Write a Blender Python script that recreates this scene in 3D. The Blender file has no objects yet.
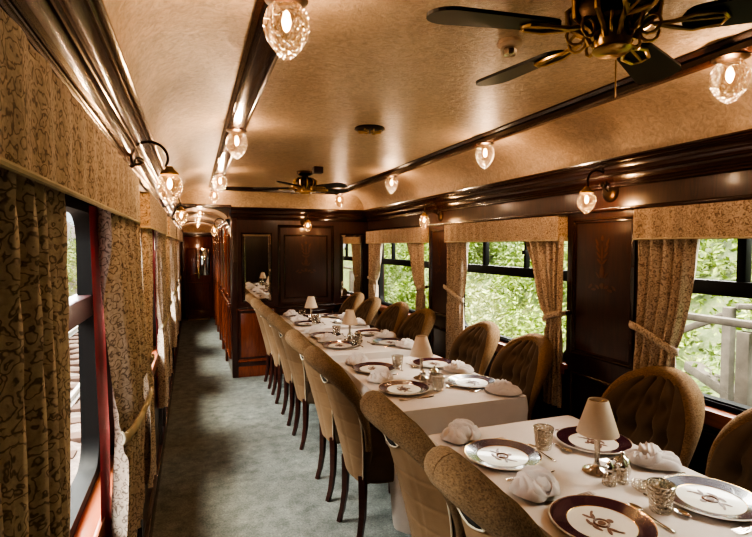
import bpy, bmesh, math, random
from mathutils import Vector, Matrix, noise
random.seed(7)
PI = math.pi
col = bpy.context.scene.collection
scene = bpy.context.scene
S, C = math.sin, math.cos

# ------------------------------------------------------------------ materials
def newmat(name):
    m = bpy.data.materials.new(name); m.use_nodes = True
    nt = m.node_tree
    b = nt.nodes['Principled BSDF']
    return m, nt, b

def L(nt, a, b): nt.links.new(a, b)

def coords(nt, scale=(1, 1, 1), kind='Object'):
    tc = nt.nodes.new('ShaderNodeTexCoord'); mp = nt.nodes.new('ShaderNodeMapping')
    mp.inputs['Scale'].default_value = scale
    L(nt, tc.outputs[kind], mp.inputs['Vector']); return mp.outputs['Vector']

def noise_tex(nt, vec, scale, detail=4, rough=0.6, dist=0.0):
    n = nt.nodes.new('ShaderNodeTexNoise')
    n.inputs['Scale'].default_value = scale; n.inputs['Detail'].default_value = detail
    n.inputs['Roughness'].default_value = rough; n.inputs['Distortion'].default_value = dist
    L(nt, vec, n.inputs['Vector']); return n

def ramp(nt, fac, stops):
    r = nt.nodes.new('ShaderNodeValToRGB')
    el = r.color_ramp.elements
    while len(el) < len(stops): el.new(0.5)
    for e, (p, c) in zip(el, stops):
        e.position = p; e.color = (c[0], c[1], c[2], 1)
    L(nt, fac, r.inputs['Fac']); return r.outputs['Color']

def bump(nt, b, h, strength, dist=0.01):
    bp = nt.nodes.new('ShaderNodeBump')
    bp.inputs['Strength'].default_value = strength; bp.inputs['Distance'].default_value = dist
    L(nt, h, bp.inputs['Height']); L(nt, bp.outputs['Normal'], b.inputs['Normal'])

def flat(name, c, rough=0.5, metal=0.0, spec=0.5, coat=0.0, sheen=0.0, var=0.12, vscale=20):
    m, nt, b = newmat(name)
    v = coords(nt)
    n = noise_tex(nt, v, vscale, 3)
    c0 = [x * (1 - var) for x in c]; c1 = [min(1, x * (1 + var)) for x in c]
    L(nt, ramp(nt, n.outputs['Fac'], [(0.3, c0), (0.7, c1)]), b.inputs['Base Color'])
    b.inputs['Roughness'].default_value = rough; b.inputs['Metallic'].default_value = metal
    b.inputs['Specular IOR Level'].default_value = spec
    b.inputs['Coat Weight'].default_value = coat
    b.inputs['Sheen Weight'].default_value = sheen
    return m

def wood(name, c0, c1, rough=0.22, coat=0.5, axis=(1.5, 1.5, 14), wscale=3):
    m, nt, b = newmat(name)
    v = coords(nt, axis)
    n = noise_tex(nt, v, wscale, 6, 0.65, 1.2)
    L(nt, ramp(nt, n.outputs['Fac'], [(0.3, c0), (0.7, c1)]), b.inputs['Base Color'])
    b.inputs['Roughness'].default_value = rough
    b.inputs['Coat Weight'].default_value = coat; b.inputs['Coat Roughness'].default_value = 0.12
    bump(nt, b, n.outputs['Fac'], 0.05, 0.004)
    return m

M = {}
M['wood'] = wood('mahogany', (0.018, 0.0052, 0.0035), (0.050, 0.0135, 0.008), 0.3, 0.3, axis=(14, 14, 1.5))
M['wood_lit'] = wood('mahogany_lit', (0.10, 0.022, 0.010), (0.20, 0.05, 0.02), axis=(14, 14, 1.5))  # mahogany again, brighter and redder: warm lamplight put into the colour
M['wood_h'] = wood('mahogany_trim', (0.018, 0.0062, 0.0036), (0.045, 0.015, 0.008), 0.22, 0.4, (14, 1.2, 14))
M['wood_leg'] = wood('leg_wood', (0.03, 0.009, 0.007), (0.06, 0.018, 0.012), 0.3, 0.3)
M['sill'] = wood('sill_wood', (0.20, 0.055, 0.025), (0.34, 0.11, 0.05), 0.35, 0.4, (10, 1.2, 10))
M['inlay'] = flat('inlay_wood', (0.085, 0.028, 0.012), 0.35, coat=0.4)
M['frame'] = flat('window_frame_black', (0.005, 0.0045, 0.0045), 0.6, spec=0.2)
M['transom'] = flat('transom_maroon', (0.03, 0.006, 0.008), 0.4)
M['brass'] = flat('aged_brass', (0.50, 0.34, 0.16), 0.28, 1.0)
M['bronze'] = flat('dark_bronze', (0.05, 0.03, 0.018), 0.35, 0.9)
M['silver'] = flat('silver', (0.62, 0.57, 0.52), 0.16, 1.0, var=0.25, vscale=60)
M['blade'] = flat('fan_blade_black', (0.007, 0.006, 0.005), 0.5)
M['china'] = flat('china_cream', (0.66, 0.59, 0.50), 0.35, coat=0.25, var=0.03)
M['plum'] = flat('plum_glaze', (0.040, 0.008, 0.016), 0.22, coat=0.4)
M['gilt'] = flat('gilt', (0.55, 0.38, 0.16), 0.25, 1.0)
M['crest'] = flat('crest_print', (0.14, 0.06, 0.035), 0.4, var=0.6, vscale=160)
M['shade'] = flat('lamp_shade_cream', (0.56, 0.43, 0.32), 0.8, var=0.05)
M['crimson'] = flat('crimson_lining', (0.36, 0.03, 0.06), 0.7)
M['rope'] = flat('tieback_cloth', (0.50, 0.42, 0.30), 0.85)
M['piping'] = flat('pale_piping', (0.60, 0.50, 0.36), 0.7)
M['slot_shade'] = flat('grip_slot_shade', (0.015, 0.010, 0.007), 0.9)  # near-black tone painted for the shade inside the chair's grip slot
M['rail'] = flat('steel_rail', (0.75, 0.70, 0.66), 0.4, 0.2)
M['sleeper'] = flat('sleeper_wood', (0.14, 0.085, 0.065), 0.9)
M['timber'] = flat('weathered_timber', (0.12, 0.10, 0.08), 0.85, var=0.3, vscale=9)
M['bark'] = flat('bark', (0.10, 0.08, 0.06), 0.9, var=0.4)

def fabric(name, c0, c1, c2, sc=1.0):
    m, nt, b = newmat(name)
    v = coords(nt)
    nd = noise_tex(nt, v, 9 * sc, 3)
    add = nt.nodes.new('ShaderNodeVectorMath'); add.operation = 'MULTIPLY_ADD'
    add.inputs[1].default_value = (0.13 / sc,) * 3
    L(nt, nd.outputs['Color'], add.inputs[0]); L(nt, v, add.inputs[2])
    vo = nt.nodes.new('ShaderNodeTexVoronoi'); vo.feature = 'F1'
    vo.inputs['Scale'].default_value = 17 * sc
    L(nt, add.outputs[0], vo.inputs['Vector'])
    mul = nt.nodes.new('ShaderNodeMath'); mul.operation = 'MULTIPLY'; mul.inputs[1].default_value = 17
    L(nt, vo.outputs['Distance'], mul.inputs[0])
    sn = nt.nodes.new('ShaderNodeMath'); sn.operation = 'SINE'; L(nt, mul.outputs[0], sn.inputs[0])
    r1 = ramp(nt, sn.outputs[0], [(0.25, c0), (0.62, c1), (0.95, c2)])
    n2 = noise_tex(nt, v, 38 * sc, 4)
    mx = nt.nodes.new('ShaderNodeMixRGB'); mx.blend_type = 'OVERLAY'; mx.inputs['Fac'].default_value = 0.6
    L(nt, r1, mx.inputs['Color1']); L(nt, n2.outputs['Fac'], mx.inputs['Color2'])
    L(nt, mx.outputs[0], b.inputs['Base Color'])
    b.inputs['Roughness'].default_value = 0.85; b.inputs['Sheen Weight'].default_value = 0.15
    bump(nt, b, n2.outputs['Fac'], 0.25, 0.003)
    return m
M['floral'] = fabric('floral_curtain', (0.56, 0.445, 0.345), (0.43, 0.325, 0.25), (0.20, 0.145, 0.115), 2.4)
M['floral_v'] = fabric('floral_pelmet', (0.50, 0.375, 0.27), (0.40, 0.29, 0.20), (0.19, 0.125, 0.085), 2.6)

def velvet(name, c0, c1, ribs=False):
    m, nt, b = newmat(name)
    v = coords(nt)
    n = noise_tex(nt, v, 6, 4); n2 = noise_tex(nt, v, 230, 2)
    L(nt, ramp(nt, n.outputs['Fac'], [(0.25, c0), (0.75, c1)]), b.inputs['Base Color'])
    b.inputs['Roughness'].default_value = 0.9
    b.inputs['Sheen Weight'].default_value = 0.2; b.inputs['Sheen Roughness'].default_value = 0.4
    b.inputs['Sheen Tint'].default_value = (0.8, 0.66, 0.48, 1)
    b.inputs['Specular IOR Level'].default_value = 0.15
    if ribs:
        mp = nt.nodes.new('ShaderNodeMapping'); mp.inputs['Scale'].default_value = (230, 110, 230); mp.inputs['Rotation'].default_value = (0.6, 0.2, 0.3)
        L(nt, v, mp.inputs['Vector'])
        w = noise_tex(nt, mp.outputs[0], 1.0, 3, 0.7, 0.6)
        mx = nt.nodes.new('ShaderNodeMixRGB'); mx.blend_type = 'MULTIPLY'; mx.inputs['Fac'].default_value = 0.8
        L(nt, b.inputs['Base Color'].links[0].from_socket, mx.inputs['Color1'])
        L(nt, ramp(nt, w.outputs['Fac'], [(0.36, (0.45, 0.42, 0.38)), (0.6, (1.3, 1.25, 1.2))]), mx.inputs['Color2']); L(nt, mx.outputs[0], b.inputs['Base Color'])
        bump(nt, b, w.outputs['Fac'], 0.9, 0.008)
    else:
        bump(nt, b, n2.outputs['Fac'], 0.25, 0.002)
    return m
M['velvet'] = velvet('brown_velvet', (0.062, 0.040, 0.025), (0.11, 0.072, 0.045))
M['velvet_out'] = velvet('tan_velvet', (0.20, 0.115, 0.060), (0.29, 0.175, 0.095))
M['velvet_roll'] = velvet('chenille_roll', (0.17, 0.103, 0.055), (0.26, 0.165, 0.092), True)

def ceiling_mat():
    m, nt, b = newmat('ceiling_lincrusta')
    v = coords(nt)
    n = noise_tex(nt, v, 2.5, 5, 0.65); n2 = noise_tex(nt, v, 30, 5, 0.75, 1.5)
    cm = nt.nodes.new('ShaderNodeMixRGB'); cm.blend_type = 'MULTIPLY'; cm.inputs['Fac'].default_value = 1.0
    L(nt, ramp(nt, n.outputs['Fac'], [(0.25, (0.42, 0.31, 0.21)), (0.75, (0.56, 0.43, 0.31))]), cm.inputs['Color1'])
    L(nt, ramp(nt, n2.outputs['Fac'], [(0.3, (0.62, 0.6, 0.57)), (0.7, (1.25, 1.22, 1.2))]), cm.inputs['Color2']); L(nt, cm.outputs[0], b.inputs['Base Color'])
    b.inputs['Roughness'].default_value = 0.36
    b.inputs['Specular IOR Level'].default_value = 0.5
    bump(nt, b, n2.outputs['Fac'], 0.6, 0.016)
    return m
M['ceiling'] = ceiling_mat()

def carpet():
    m, nt, b = newmat('carpet')
    v = coords(nt)
    n = noise_tex(nt, v, 9, 6, 0.75); n2 = noise_tex(nt, v, 90, 4, 0.8)
    mx = nt.nodes.new('ShaderNodeMixRGB'); mx.blend_type = 'OVERLAY'; mx.inputs['Fac'].default_value = 1.0
    L(nt, ramp(nt, n.outputs['Fac'], [(0.3, (0.115, 0.125, 0.113)), (0.7, (0.265, 0.275, 0.248))]), mx.inputs['Color1'])
    L(nt, n2.outputs['Fac'], mx.inputs['Color2']); L(nt, mx.outputs[0], b.inputs['Base Color'])
    b.inputs['Roughness'].default_value = 0.95; b.inputs['Specular IOR Level'].default_value = 0.1
    bump(nt, b, n2.outputs['Fac'], 0.6, 0.004)
    return m
M['carpet'] = carpet()

def linen(name, c):
    m, nt, b = newmat(name)
    v = coords(nt)
    n = noise_tex(nt, v, 7, 5); n2 = noise_tex(nt, v, 60, 3)
    L(nt, ramp(nt, n.outputs['Fac'], [(0.3, [x * 0.93 for x in c]), (0.7, c)]), b.inputs['Base Color'])
    b.inputs['Roughness'].default_value = 0.8; b.inputs['Specular IOR Level'].default_value = 0.2
    bump(nt, b, n.outputs['Fac'], 0.25, 0.01)
    return m
M['cloth'] = linen('tablecloth', (0.62, 0.54, 0.48))
M['napkin'] = linen('napkin', (0.58, 0.51, 0.47))

def pane_mat(name, tint=(0.95, 0.97, 0.95)):
    m, nt, b = newmat(name)
    nt.nodes.remove(b)
    out = nt.nodes['Material Output']
    tr = nt.nodes.new('ShaderNodeBsdfTransparent'); tr.inputs['Color'].default_value = (*tint, 1)
    gl = nt.nodes.new('ShaderNodeBsdfGlossy'); gl.inputs['Roughness'].default_value = 0.02
    lw = nt.nodes.new('ShaderNodeLayerWeight'); lw.inputs['Blend'].default_value = 0.5
    pw = nt.nodes.new('ShaderNodeMath'); pw.operation = 'POWER'; pw.inputs[1].default_value = 5.0
    L(nt, lw.outputs['Facing'], pw.inputs[0])
    fr = nt.nodes.new('ShaderNodeMath'); fr.operation = 'MULTIPLY_ADD'; fr.inputs[1].default_value = 0.6; fr.inputs[2].default_value = 0.03
    L(nt, pw.outputs[0], fr.inputs[0])
    mx = nt.nodes.new('ShaderNodeMixShader')
    L(nt, fr.outputs[0], mx.inputs['Fac']); L(nt, tr.outputs[0], mx.inputs[1]); L(nt, gl.outputs[0], mx.inputs[2])
    L(nt, mx.outputs[0], out.inputs['Surface'])
    return m
M['pane'] = pane_mat('window_glass')

def crystal(name, emis, ecol=(1.0, 0.62, 0.30), dark=0.0, sc=60):
    """cut glass: transparent body, bright facets, a share of gloss"""
    m, nt, b = newmat(name)
    nt.nodes.remove(b)
    out = nt.nodes['Material Output']
    v = coords(nt)
    vo = nt.nodes.new('ShaderNodeTexVoronoi'); vo.inputs['Scale'].default_value = sc
    vo.feature = 'F1'
    L(nt, v, vo.inputs['Vector'])
    bp = nt.nodes.new('ShaderNodeBump'); bp.inputs['Strength'].default_value = 1.0; bp.inputs['Distance'].default_value = 0.01
    L(nt, vo.outputs['Distance'], bp.inputs['Height'])
    tr = nt.nodes.new('ShaderNodeBsdfTransparent')
    L(nt, ramp(nt, vo.outputs['Distance'], [(0.2, (0.9 - dark,) * 3), (0.6, (0.62 - dark, 0.56 - dark, 0.48 - dark))]), tr.inputs['Color'])
    gl = nt.nodes.new('ShaderNodeBsdfGlossy'); gl.inputs['Roughness'].default_value = 0.08
    gl.inputs['Color'].default_value = (1, 0.95, 0.88, 1)
    L(nt, bp.outputs[0], gl.inputs['Normal'])
    lw = nt.nodes.new('ShaderNodeLayerWeight'); lw.inputs['Blend'].default_value = 0.3
    L(nt, bp.outputs[0], lw.inputs['Normal'])
    mx = nt.nodes.new('ShaderNodeMixShader')
    L(nt, lw.outputs['Facing'], mx.inputs['Fac']); L(nt, tr.outputs[0], mx.inputs[1]); L(nt, gl.outputs[0], mx.inputs[2])
    if emis > 0:
        em = nt.nodes.new('ShaderNodeEmission'); em.inputs['Color'].default_value = (*ecol, 1)
        mul = nt.nodes.new('ShaderNodeMath'); mul.operation = 'MULTIPLY'; mul.inputs[1].default_value = emis * 2
        L(nt, vo.outputs['Distance'], mul.inputs[0]); L(nt, mul.outputs[0], em.inputs['Strength'])
        ad = nt.nodes.new('ShaderNodeAddShader')
        L(nt, mx.outputs[0], ad.inputs[0]); L(nt, em.outputs[0], ad.inputs[1]); L(nt, ad.outputs[0], out.inputs['Surface'])
    else:
        L(nt, mx.outputs[0], out.inputs['Surface'])
    return m
M['acorn'] = crystal('acorn_crystal', 0.08, (1.0, 0.50, 0.20), 0.12, sc=85)
M['crystal'] = crystal('cut_crystal', 0, dark=-0.05, sc=110)

def emis(name, c, s):
    m, nt, b = newmat(name)
    b.inputs['Base Color'].default_value = (*c, 1)
    b.inputs['Emission Color'].default_value = (*c, 1); b.inputs['Emission Strength'].default_value = s
    return m
M['bulb'] = emis('bulb', (1.0, 0.62, 0.30), 22)

def mirror_mat():
    m, nt, b = newmat('mirror_silvering')
    b.inputs['Base Color'].default_value = (0.78, 0.74, 0.68, 1)
    b.inputs['Metallic'].default_value = 1.0; b.inputs['Roughness'].default_value = 0.02
    return m
M['mirror'] = mirror_mat()

def leafmat(name, c0, c1, c2):
    m, nt, b = newmat(name)
    v = coords(nt)
    n = noise_tex(nt, v, 7, 5, 0.8)
    L(nt, ramp(nt, n.outputs['Fac'], [(0.3, c0), (0.5, c1), (0.68, c2)]), b.inputs['Base Color'])
    b.inputs['Roughness'].default_value = 0.55
    b.inputs['Transmission Weight'].default_value = 0.0
    return m
M['leaf_a'] = leafmat('leaf_bright', (0.07, 0.12, 0.02), (0.30, 0.40, 0.07), (0.66, 0.70, 0.22))
M['leaf_b'] = leafmat('leaf_mid', (0.035, 0.075, 0.015), (0.18, 0.26, 0.06), (0.48, 0.54, 0.18))
M['leaf_c'] = leafmat('leaf_pale', (0.16, 0.17, 0.06), (0.46, 0.50, 0.20), (0.80, 0.80, 0.45))
M['bank'] = leafmat('bank_undergrowth', (0.05, 0.06, 0.025), (0.16, 0.22, 0.06), (0.36, 0.34, 0.17))
M['ballast'] = leafmat('ballast', (0.10, 0.07, 0.06), (0.24, 0.17, 0.14), (0.42, 0.33, 0.28))

# ------------------------------------------------------------------ mesh helpers
class MB:
    def __init__(s): s.bm = bmesh.new()
    def box(s, x0, x1, y0, y1, z0, z1, bev=0.0, seg=2):
        b2 = bmesh.new()
        bmesh.ops.create_cube(b2, size=1.0)
        for v in b2.verts:
            v.co = Vector(((x0 + x1) / 2 + v.co.x * (x1 - x0), (y0 + y1) / 2 + v.co.y * (y1 - y0), (z0 + z1) / 2 + v.co.z * (z1 - z0)))
        if bev > 0:
            bmesh.ops.bevel(b2, geom=b2.edges[:], offset=bev, segments=seg, profile=0.5, affect='EDGES')
        s.merge(b2); return s
    def merge(s, b2, mat=None):
        me = bpy.data.meshes.new('tmp'); b2.to_mesh(me); b2.free()
        if mat is not None: me.transform(mat)
        s.bm.from_mesh(me); bpy.data.meshes.remove(me)
    def grid(s, f, nu, nv, closed_u=False, closed_v=False):
        vs = [[s.bm.verts.new(f(i / nu, j / nv)) for j in range(nv + (0 if closed_v else 1))] for i in range(nu + (0 if closed_u else 1))]
        for i in range(nu):
            for j in range(nv):
                a = vs[i][j]; b = vs[(i + 1) % len(vs)][j]
                c = vs[(i + 1) % len(vs)][(j + 1) % len(vs[0])]; d = vs[i][(j + 1) % len(vs[0])]
                try: s.bm.faces.new((a, b, c, d))
                except ValueError: pass
        return vs
    def lathe(s, prof, n=24, c=(0, 0, 0), fac=None):
        def f(u, v):
            k = v * (len(prof) - 1); i = min(int(k), len(prof) - 2); t = k - i
            r = prof[i][0] * (1 - t) + prof[i + 1][0] * t; z = prof[i][1] * (1 - t) + prof[i + 1][1] * t
            a = u * 2 * PI
            rr = r * (1 + (fac(u, v) if fac else 0))
            return (c[0] + rr * C(a), c[1] + rr * S(a), c[2] + z)
        s.grid(f, n, len(prof) - 1, closed_u=True); return s
    def tube(s, pts, rad, n=10, closed=False, cap=True, squash=1.0):
        pts = [Vector(p) for p in pts]; N = len(pts)
        if not hasattr(rad, '__len__'): rad = [rad] * N
        rings = []; up = None
        for i, p in enumerate(pts):
            a = pts[(i - 1) % N] if (closed or i > 0) else p
            b = pts[(i + 1) % N] if (closed or i < N - 1) else p
            t = (b - a).normalized()
            if up is None:
                up = Vector((0, 0, 1)) if abs(t.z) < 0.9 else Vector((1, 0, 0))
            up = (up - t * up.dot(t)).normalized(); sd = t.cross(up)
            rings.append([s.bm.verts.new(p + (up * C(k * 2 * PI / n) * squash + sd * S(k * 2 * PI / n)) * rad[i]) for k in range(n)])
        for i in range(N if closed else N - 1):
            A, B = rings[i], rings[(i + 1) % N]
            for k in range(n):
                s.bm.faces.new((A[k], A[(k + 1) % n], B[(k + 1) % n], B[k]))
        if cap and not closed:
            s.bm.faces.new(rings[0][::-1]); s.bm.faces.new(rings[-1])
        return s
    def poly(s, pts, th, axis):  # extruded polygon, axis vector = thickness
        ax = Vector(axis) * th
        a = [s.bm.verts.new(Vector(p)) for p in pts]; b = [s.bm.verts.new(Vector(p) + ax) for p in pts]
        s.bm.faces.new(a); s.bm.faces.new(b[::-1])
        for i in range(len(pts)):
            j = (i + 1) % len(pts); s.bm.faces.new((a[i], b[i], b[j], a[j]))
        return s
    def xform(s, m): bmesh.ops.transform(s.bm, matrix=m, verts=s.bm.verts); return s
    def build(s, name, mat, parent=None, smooth=True, ang=40, kind=None):
        bmesh.ops.recalc_face_normals(s.bm, faces=s.bm.faces)
        me = bpy.data.meshes.new(name); s.bm.to_mesh(me); s.bm.free()
        me.materials.append(mat)
        if smooth:
            for p in me.polygons: p.use_smooth = True
            try: me.set_sharp_from_angle(angle=math.radians(ang))
            except Exception: pass
        o = bpy.data.objects.new(name, me); col.objects.link(o)
        if parent: o.parent = parent
        if kind: o['kind'] = kind
        return o

def tag(o, label=None, cat=None, group=None, kind=None):
    if label: o['label'] = label
    if cat: o['category'] = cat
    if group: o['group'] = group
    if kind: o['kind'] = kind
    return o
def empty(name, loc=(0, 0, 0), rz=0):
    o = bpy.data.objects.new(name, None); col.objects.link(o)
    o.location = loc; o.rotation_euler = (0, 0, rz); o.empty_display_size = 0.05
    return o
def kids(o): return [c for c in col.objects if c.parent == o]
def copy_tree(o, parent=None):
    c = o.copy(); col.objects.link(c); c.parent = parent
    for ch in kids(o): copy_tree(ch, c)
    return c

class Proto:
    """first call hands out the prototype itself, later calls copies of it"""
    def __init__(s, make): s.make = make; s.o = None
    def place(s, loc, rz=0, label=None, cat=None, group=None, scale=None):
        if s.o is None: s.o = s.make(); o = s.o
        else: o = copy_tree(s.o)
        o.location = loc; o.rotation_euler = (0, 0, rz)
        if scale: o.scale = scale
        tag(o, label, cat, group)
        return o

# ------------------------------------------------------------------ layout
XL, XR = -0.25, 2.17          # inner wall faces
XGL, XGR = -0.335, 2.25       # glass planes
Y0, YE, YC = -1.3, 6.25, 11.8  # back wall, partition, corridor end
XP = 0.43                     # corridor right wall
ZC, ZT = 2.057, 2.27
SILL, WTOP = 0.88, 1.74
WIN = [(0.42, 1.94), (2.50, 3.97), (4.44, 6.02)]
WINL = [(-1.58, -0.06), (0.42, 1.94), (2.42, 3.97), (4.42, 5.97), (6.45, 8.0), (8.5, 10.05)]
WINR = [(-1.2, -0.06)] + WIN

# floor
MB().box(XL - 0.1, XR + 0.1, Y0 - 0.05, YC + 0.1, -0.06, 0.0).build('floor', M['carpet'], kind='structure')

# side walls with openings
def side_wall(name, xi, xo, wins, y0, y1):
    m = MB(); a, b = min(xi, xo), max(xi, xo)
    m.box(a, b, y0, y1, -0.06, SILL - 0.04)
    m.box(a, b, y0, y1, WTOP, ZC + 0.06)
    e = y0
    for (w0, w1) in sorted(wins):
        if w0 > e: m.box(a, b, e, w0, SILL - 0.04, WTOP)
        e = w1
    m.box(a, b, e, y1, SILL - 0.04, WTOP)
    return m.build(name, M['wood'], smooth=False, kind='structure')
wl = side_wall('wall_left', XL, XL - 0.10, WINL[1:], Y0, YC + 0.1)
wr = side_wall('wall_right', XR, XR + 0.14, WIN, Y0, YC + 0.1)

# back wall behind the camera
MB().box(XL, XR, Y0 - 0.06, Y0, 0, ZC + 0.3).build('wall_back', M['wood'], smooth=False, kind='structure')

# partition
we = MB().box(XP, XR, YE, YE + 0.06, 0, ZC + 0.02).build('wall_end', M['wood'], smooth=False, kind='structure')
wc = MB().box(XP, XP + 0.05, YE + 0.06, YC, 0, ZC + 0.02).build('wall_corridor', M['wood'], smooth=False, kind='structure')
wf = MB().box(XL, XP, YC, YC + 0.06, 0, ZC + 0.1).build('wall_far', M['wood'], smooth=False, kind='structure')

def frame_rect(m, origin, uax, vax, nax, u0, u1, v0, v1, w=0.03, d=0.012):
    """raised moulding rectangle"""
    o = Vector(origin); U = Vector(uax); V = Vector(vax); N = Vector(nax)
    prof = [(0, 0), (0.0, d), (w * 0.3, d * 1.5), (w * 0.55, d * 0.7), (w * 0.8, d), (w, 0)]
    def f(a, b):
        k = int(round(a * 4)) % 4; i = int(round(b * (len(prof) - 1))); p, h = prof[i]
        uu = [u0 + p, u1 - p, u1 - p, u0 + p][k]; vv = [v0 + p, v0 + p, v1 - p, v1 - p][k]
        return o + U * uu + V * vv + N * h
    m.grid(f, 4, len(prof) - 1, closed_u=True)

def inlay(m, origin, uax, vax, nax, cu, cv, s):
    """marquetry: vase of stems with leaves and a scrolled foot"""
    o = Vector(origin); U = Vector(uax); V = Vector(vax); N = Vector(nax)
    def blob(u, v, a, b, r, n=12):
        pts = []
        for i in range(n):
            t = i * 2 * PI / n; x = a * C(t); y = b * S(t) * (1 - 0.35 * C(t))
            pts.append(o + U * (cu + s * (u + x * C(r) - y * S(r))) + V * (cv + s * (v + x * S(r) + y * C(r))))
        m.poly(pts, 0.0015, N)
    blob(0, 0.05, 0.12, 0.05, PI / 2)
    for sg in (-1, 1):
        for k in range(4):
            blob(sg * (0.06 + 0.02 * k), 0.22 + 0.11 * k, 0.075, 0.022, PI / 2 - sg * (0.9 - 0.15 * k))
        for k in range(3):
            blob(sg * (0.10 + 0.08 * k), -0.22 - 0.05 * (k % 2), 0.06, 0.025, sg * (0.5 - 0.6 * k))
        blob(sg * 0.09, -0.02, 0.07, 0.02, sg * 0.8)
    blob(0, 0.38, 0.16, 0.02, PI / 2); blob(0, 0.62, 0.05, 0.03, PI / 2); blob(0, -0.20, 0.05, 0.05, 0)

# pillar panels on the right wall
def pillar(wall, x, nx, ya, yb, red=False):
    m = MB()
    frame_rect(m, (x, 0, 0), (0, 1, 0), (0, 0, 1), (nx, 0, 0), ya + 0.05, yb - 0.05, 0.95, 1.76, 0.03, 0.010)
    frame_rect(m, (x, 0, 0), (0, 1, 0), (0, 0, 1), (nx, 0, 0), ya + 0.05, yb - 0.05, 0.12, 0.84, 0.03, 0.010)
    m.build('panel_moulding', M['wood_h'], wall)
    m = MB(); inlay(m, (x + nx * 0.0005, 0, 0), (0, 1, 0), (0, 0, 1), (nx, 0, 0), (ya + yb) / 2, 1.44, 0.33)
    m.build('marquetry_inlay', M['inlay'], wall, smooth=False)
gaps = [(WIN[i][1], WIN[i + 1][0]) for i in range(2)] + [(-0.06, 0.42)]
for a, b in gaps: pillar(wr, XR, -1, a, b)
for a, b in [(1.94, 2.42), (3.97, 4.42), (5.97, 6.45), (8.0, 8.5)]: pillar(wl, XL, 1, a, b)
# dado panels beneath the windows
for wall, x, nx, wins in ((wr, XR, -1, WIN), (wl, XL, 1, WINL[1:])):
    for a, b in wins:
        m = MB(); frame_rect(m, (x, 0, 0), (0, 1, 0), (0, 0, 1), (nx, 0, 0), a + 0.05, b - 0.05, 0.14, 0.78, 0.03, 0.01)
        m.build('panel_moulding', M['wood_h'], wall)
# baseboards
MB().box(XR - 0.015, XR, Y0, YE, 0, 0.11, 0.004).build('baseboard_right', M['wood_h'], kind='structure')
MB().box(XL, XL + 0.015, Y0, YC, 0, 0.11, 0.004).build('baseboard_left', M['wood_h'], kind='structure')
MB().box(XP, XR - 0.015, YE - 0.018, YE, 0, 0.13, 0.004).build('baseboard_end', M['wood_lit'], kind='structure')

# picture rail under the sconces
MB().box(XR - 0.022, XR, Y0, YE, 1.792, 1.812, 0.006).build('trim_1', M['wood_h'], kind='structure')
MB().box(XL, XL + 0.022, Y0, YE, 1.842, 1.862, 0.006).build('trim_2', M['wood_h'], kind='structure')

# partition panelling
m = MB()
O, U, V, N = (0, YE, 0), (1, 0, 0), (0, 0, 1), (0, -1, 0)
frame_rect(m, O, U, V, N, 0.985, 1.70, 0.86, 1.86, 0.035, 0.014)
frame_rect(m, O, U, V, N, 1.06, 1.62, 0.94, 1.74, 0.02, 0.008)
frame_rect(m, O, U, V, N, 0.985, 1.70, 0.2, 0.8, 0.03, 0.012)
m.build('panel_moulding', M['wood_h'], we)
m = MB(); frame_rect(m, O, U, V, N, 0.47, 0.95, 0.18, 0.84, 0.035, 0.014); m.build('panel_moulding', M['wood_lit'], we)
MB().box(0.53, 0.89, YE - 0.01, YE + 0.004, 0.24, 0.78, 0.006).build('lower_panel', M['wood_lit'], we)
m = MB(); inlay(m, (0, YE - 0.0005, 0), U, V, N, 1.34, 1.38, 0.42); m.build('marquetry_inlay', M['inlay'], we, smooth=False)
m = MB()
m.box(XP - 0.004, XP + 0.07, YE - 0.02, YE + 0.08, 0, ZC - 0.05, 0.008); m.build('end_post', M['wood'], we)
MB().box(XP + 0.07, XR - 0.02, YE - 0.02, YE, 0.86 - 0.03, 0.855, 0.006).build('dado_rail', M['wood_h'], we)

# corridor right wall panelling
m = MB(); m2 = MB()
yy = YE + 0.25
while yy < YC - 0.5:
    frame_rect(m, (XP, 0, 0), (0, 1, 0), (0, 0, 1), (-1, 0, 0), yy, yy + 0.62, 0.95, 1.75, 0.03, 0.014)
    frame_rect(m, (XP, 0, 0), (0, 1, 0), (0, 0, 1), (-1, 0, 0), yy, yy + 0.62, 0.18, 0.84, 0.03, 0.014)
    m2.box(XP - 0.03, XP, yy + 0.67, yy + 0.77, 0, 1.88, 0.008)
    yy += 0.85
m.build('panel_moulding', M['wood_lit'], wc); m2.build('pilaster', M['wood_lit'], wc)
MB().box(XP - 0.035, XP, YE + 0.1, YC, 0.86, 0.90, 0.01).build('dado_rail', M['wood_lit'], wc)

# corridor end door
d = empty('door_1', (0.08, YC - 0.001, 0)); d['kind'] = 'structure'
MB().box(-0.26, 0.31, -0.035, 0, 0, 1.80, 0.004).build('door_leaf', M['wood_lit'], d)
m = MB()
frame_rect(m, (0, -0.035, 0), U, V, N, -0.22, 0.0, 0.95, 1.55, 0.025, 0.012)
frame_rect(m, (0, -0.035, 0), U, V, N, -0.22, 0.27, 0.15, 0.80, 0.03, 0.014)
m.build('door_panel', M['wood_lit'], d)
MB().box(0.06, 0.27, -0.045, -0.034, 0.95, 1.55, 0.004).build('door_glass', M['mirror'], d)
m = MB(); m.box(0.01, 0.05, -0.05, -0.035, 0.88, 1.12, 0.004); m.tube([(0.03, -0.05, 1.0), (0.03, -0.10, 1.0), (-0.06, -0.10, 1.0)], 0.009)
m.build('door_handle', M['gilt'], d)
m = MB(); m.box(XL - 0.08, XP - 0.08, -0.06, 0, 1.80, 1.86, 0.006); m.box(-0.33, -0.26, -0.06, 0, 0, 1.8, 0.005)
m.build('door_frame', M['wood'], d)
MB().box(-0.2, 0.25, -0.35, -0.05, 0.001, 0.02, 0.005).build('threshold', M['brass'], d)

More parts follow.
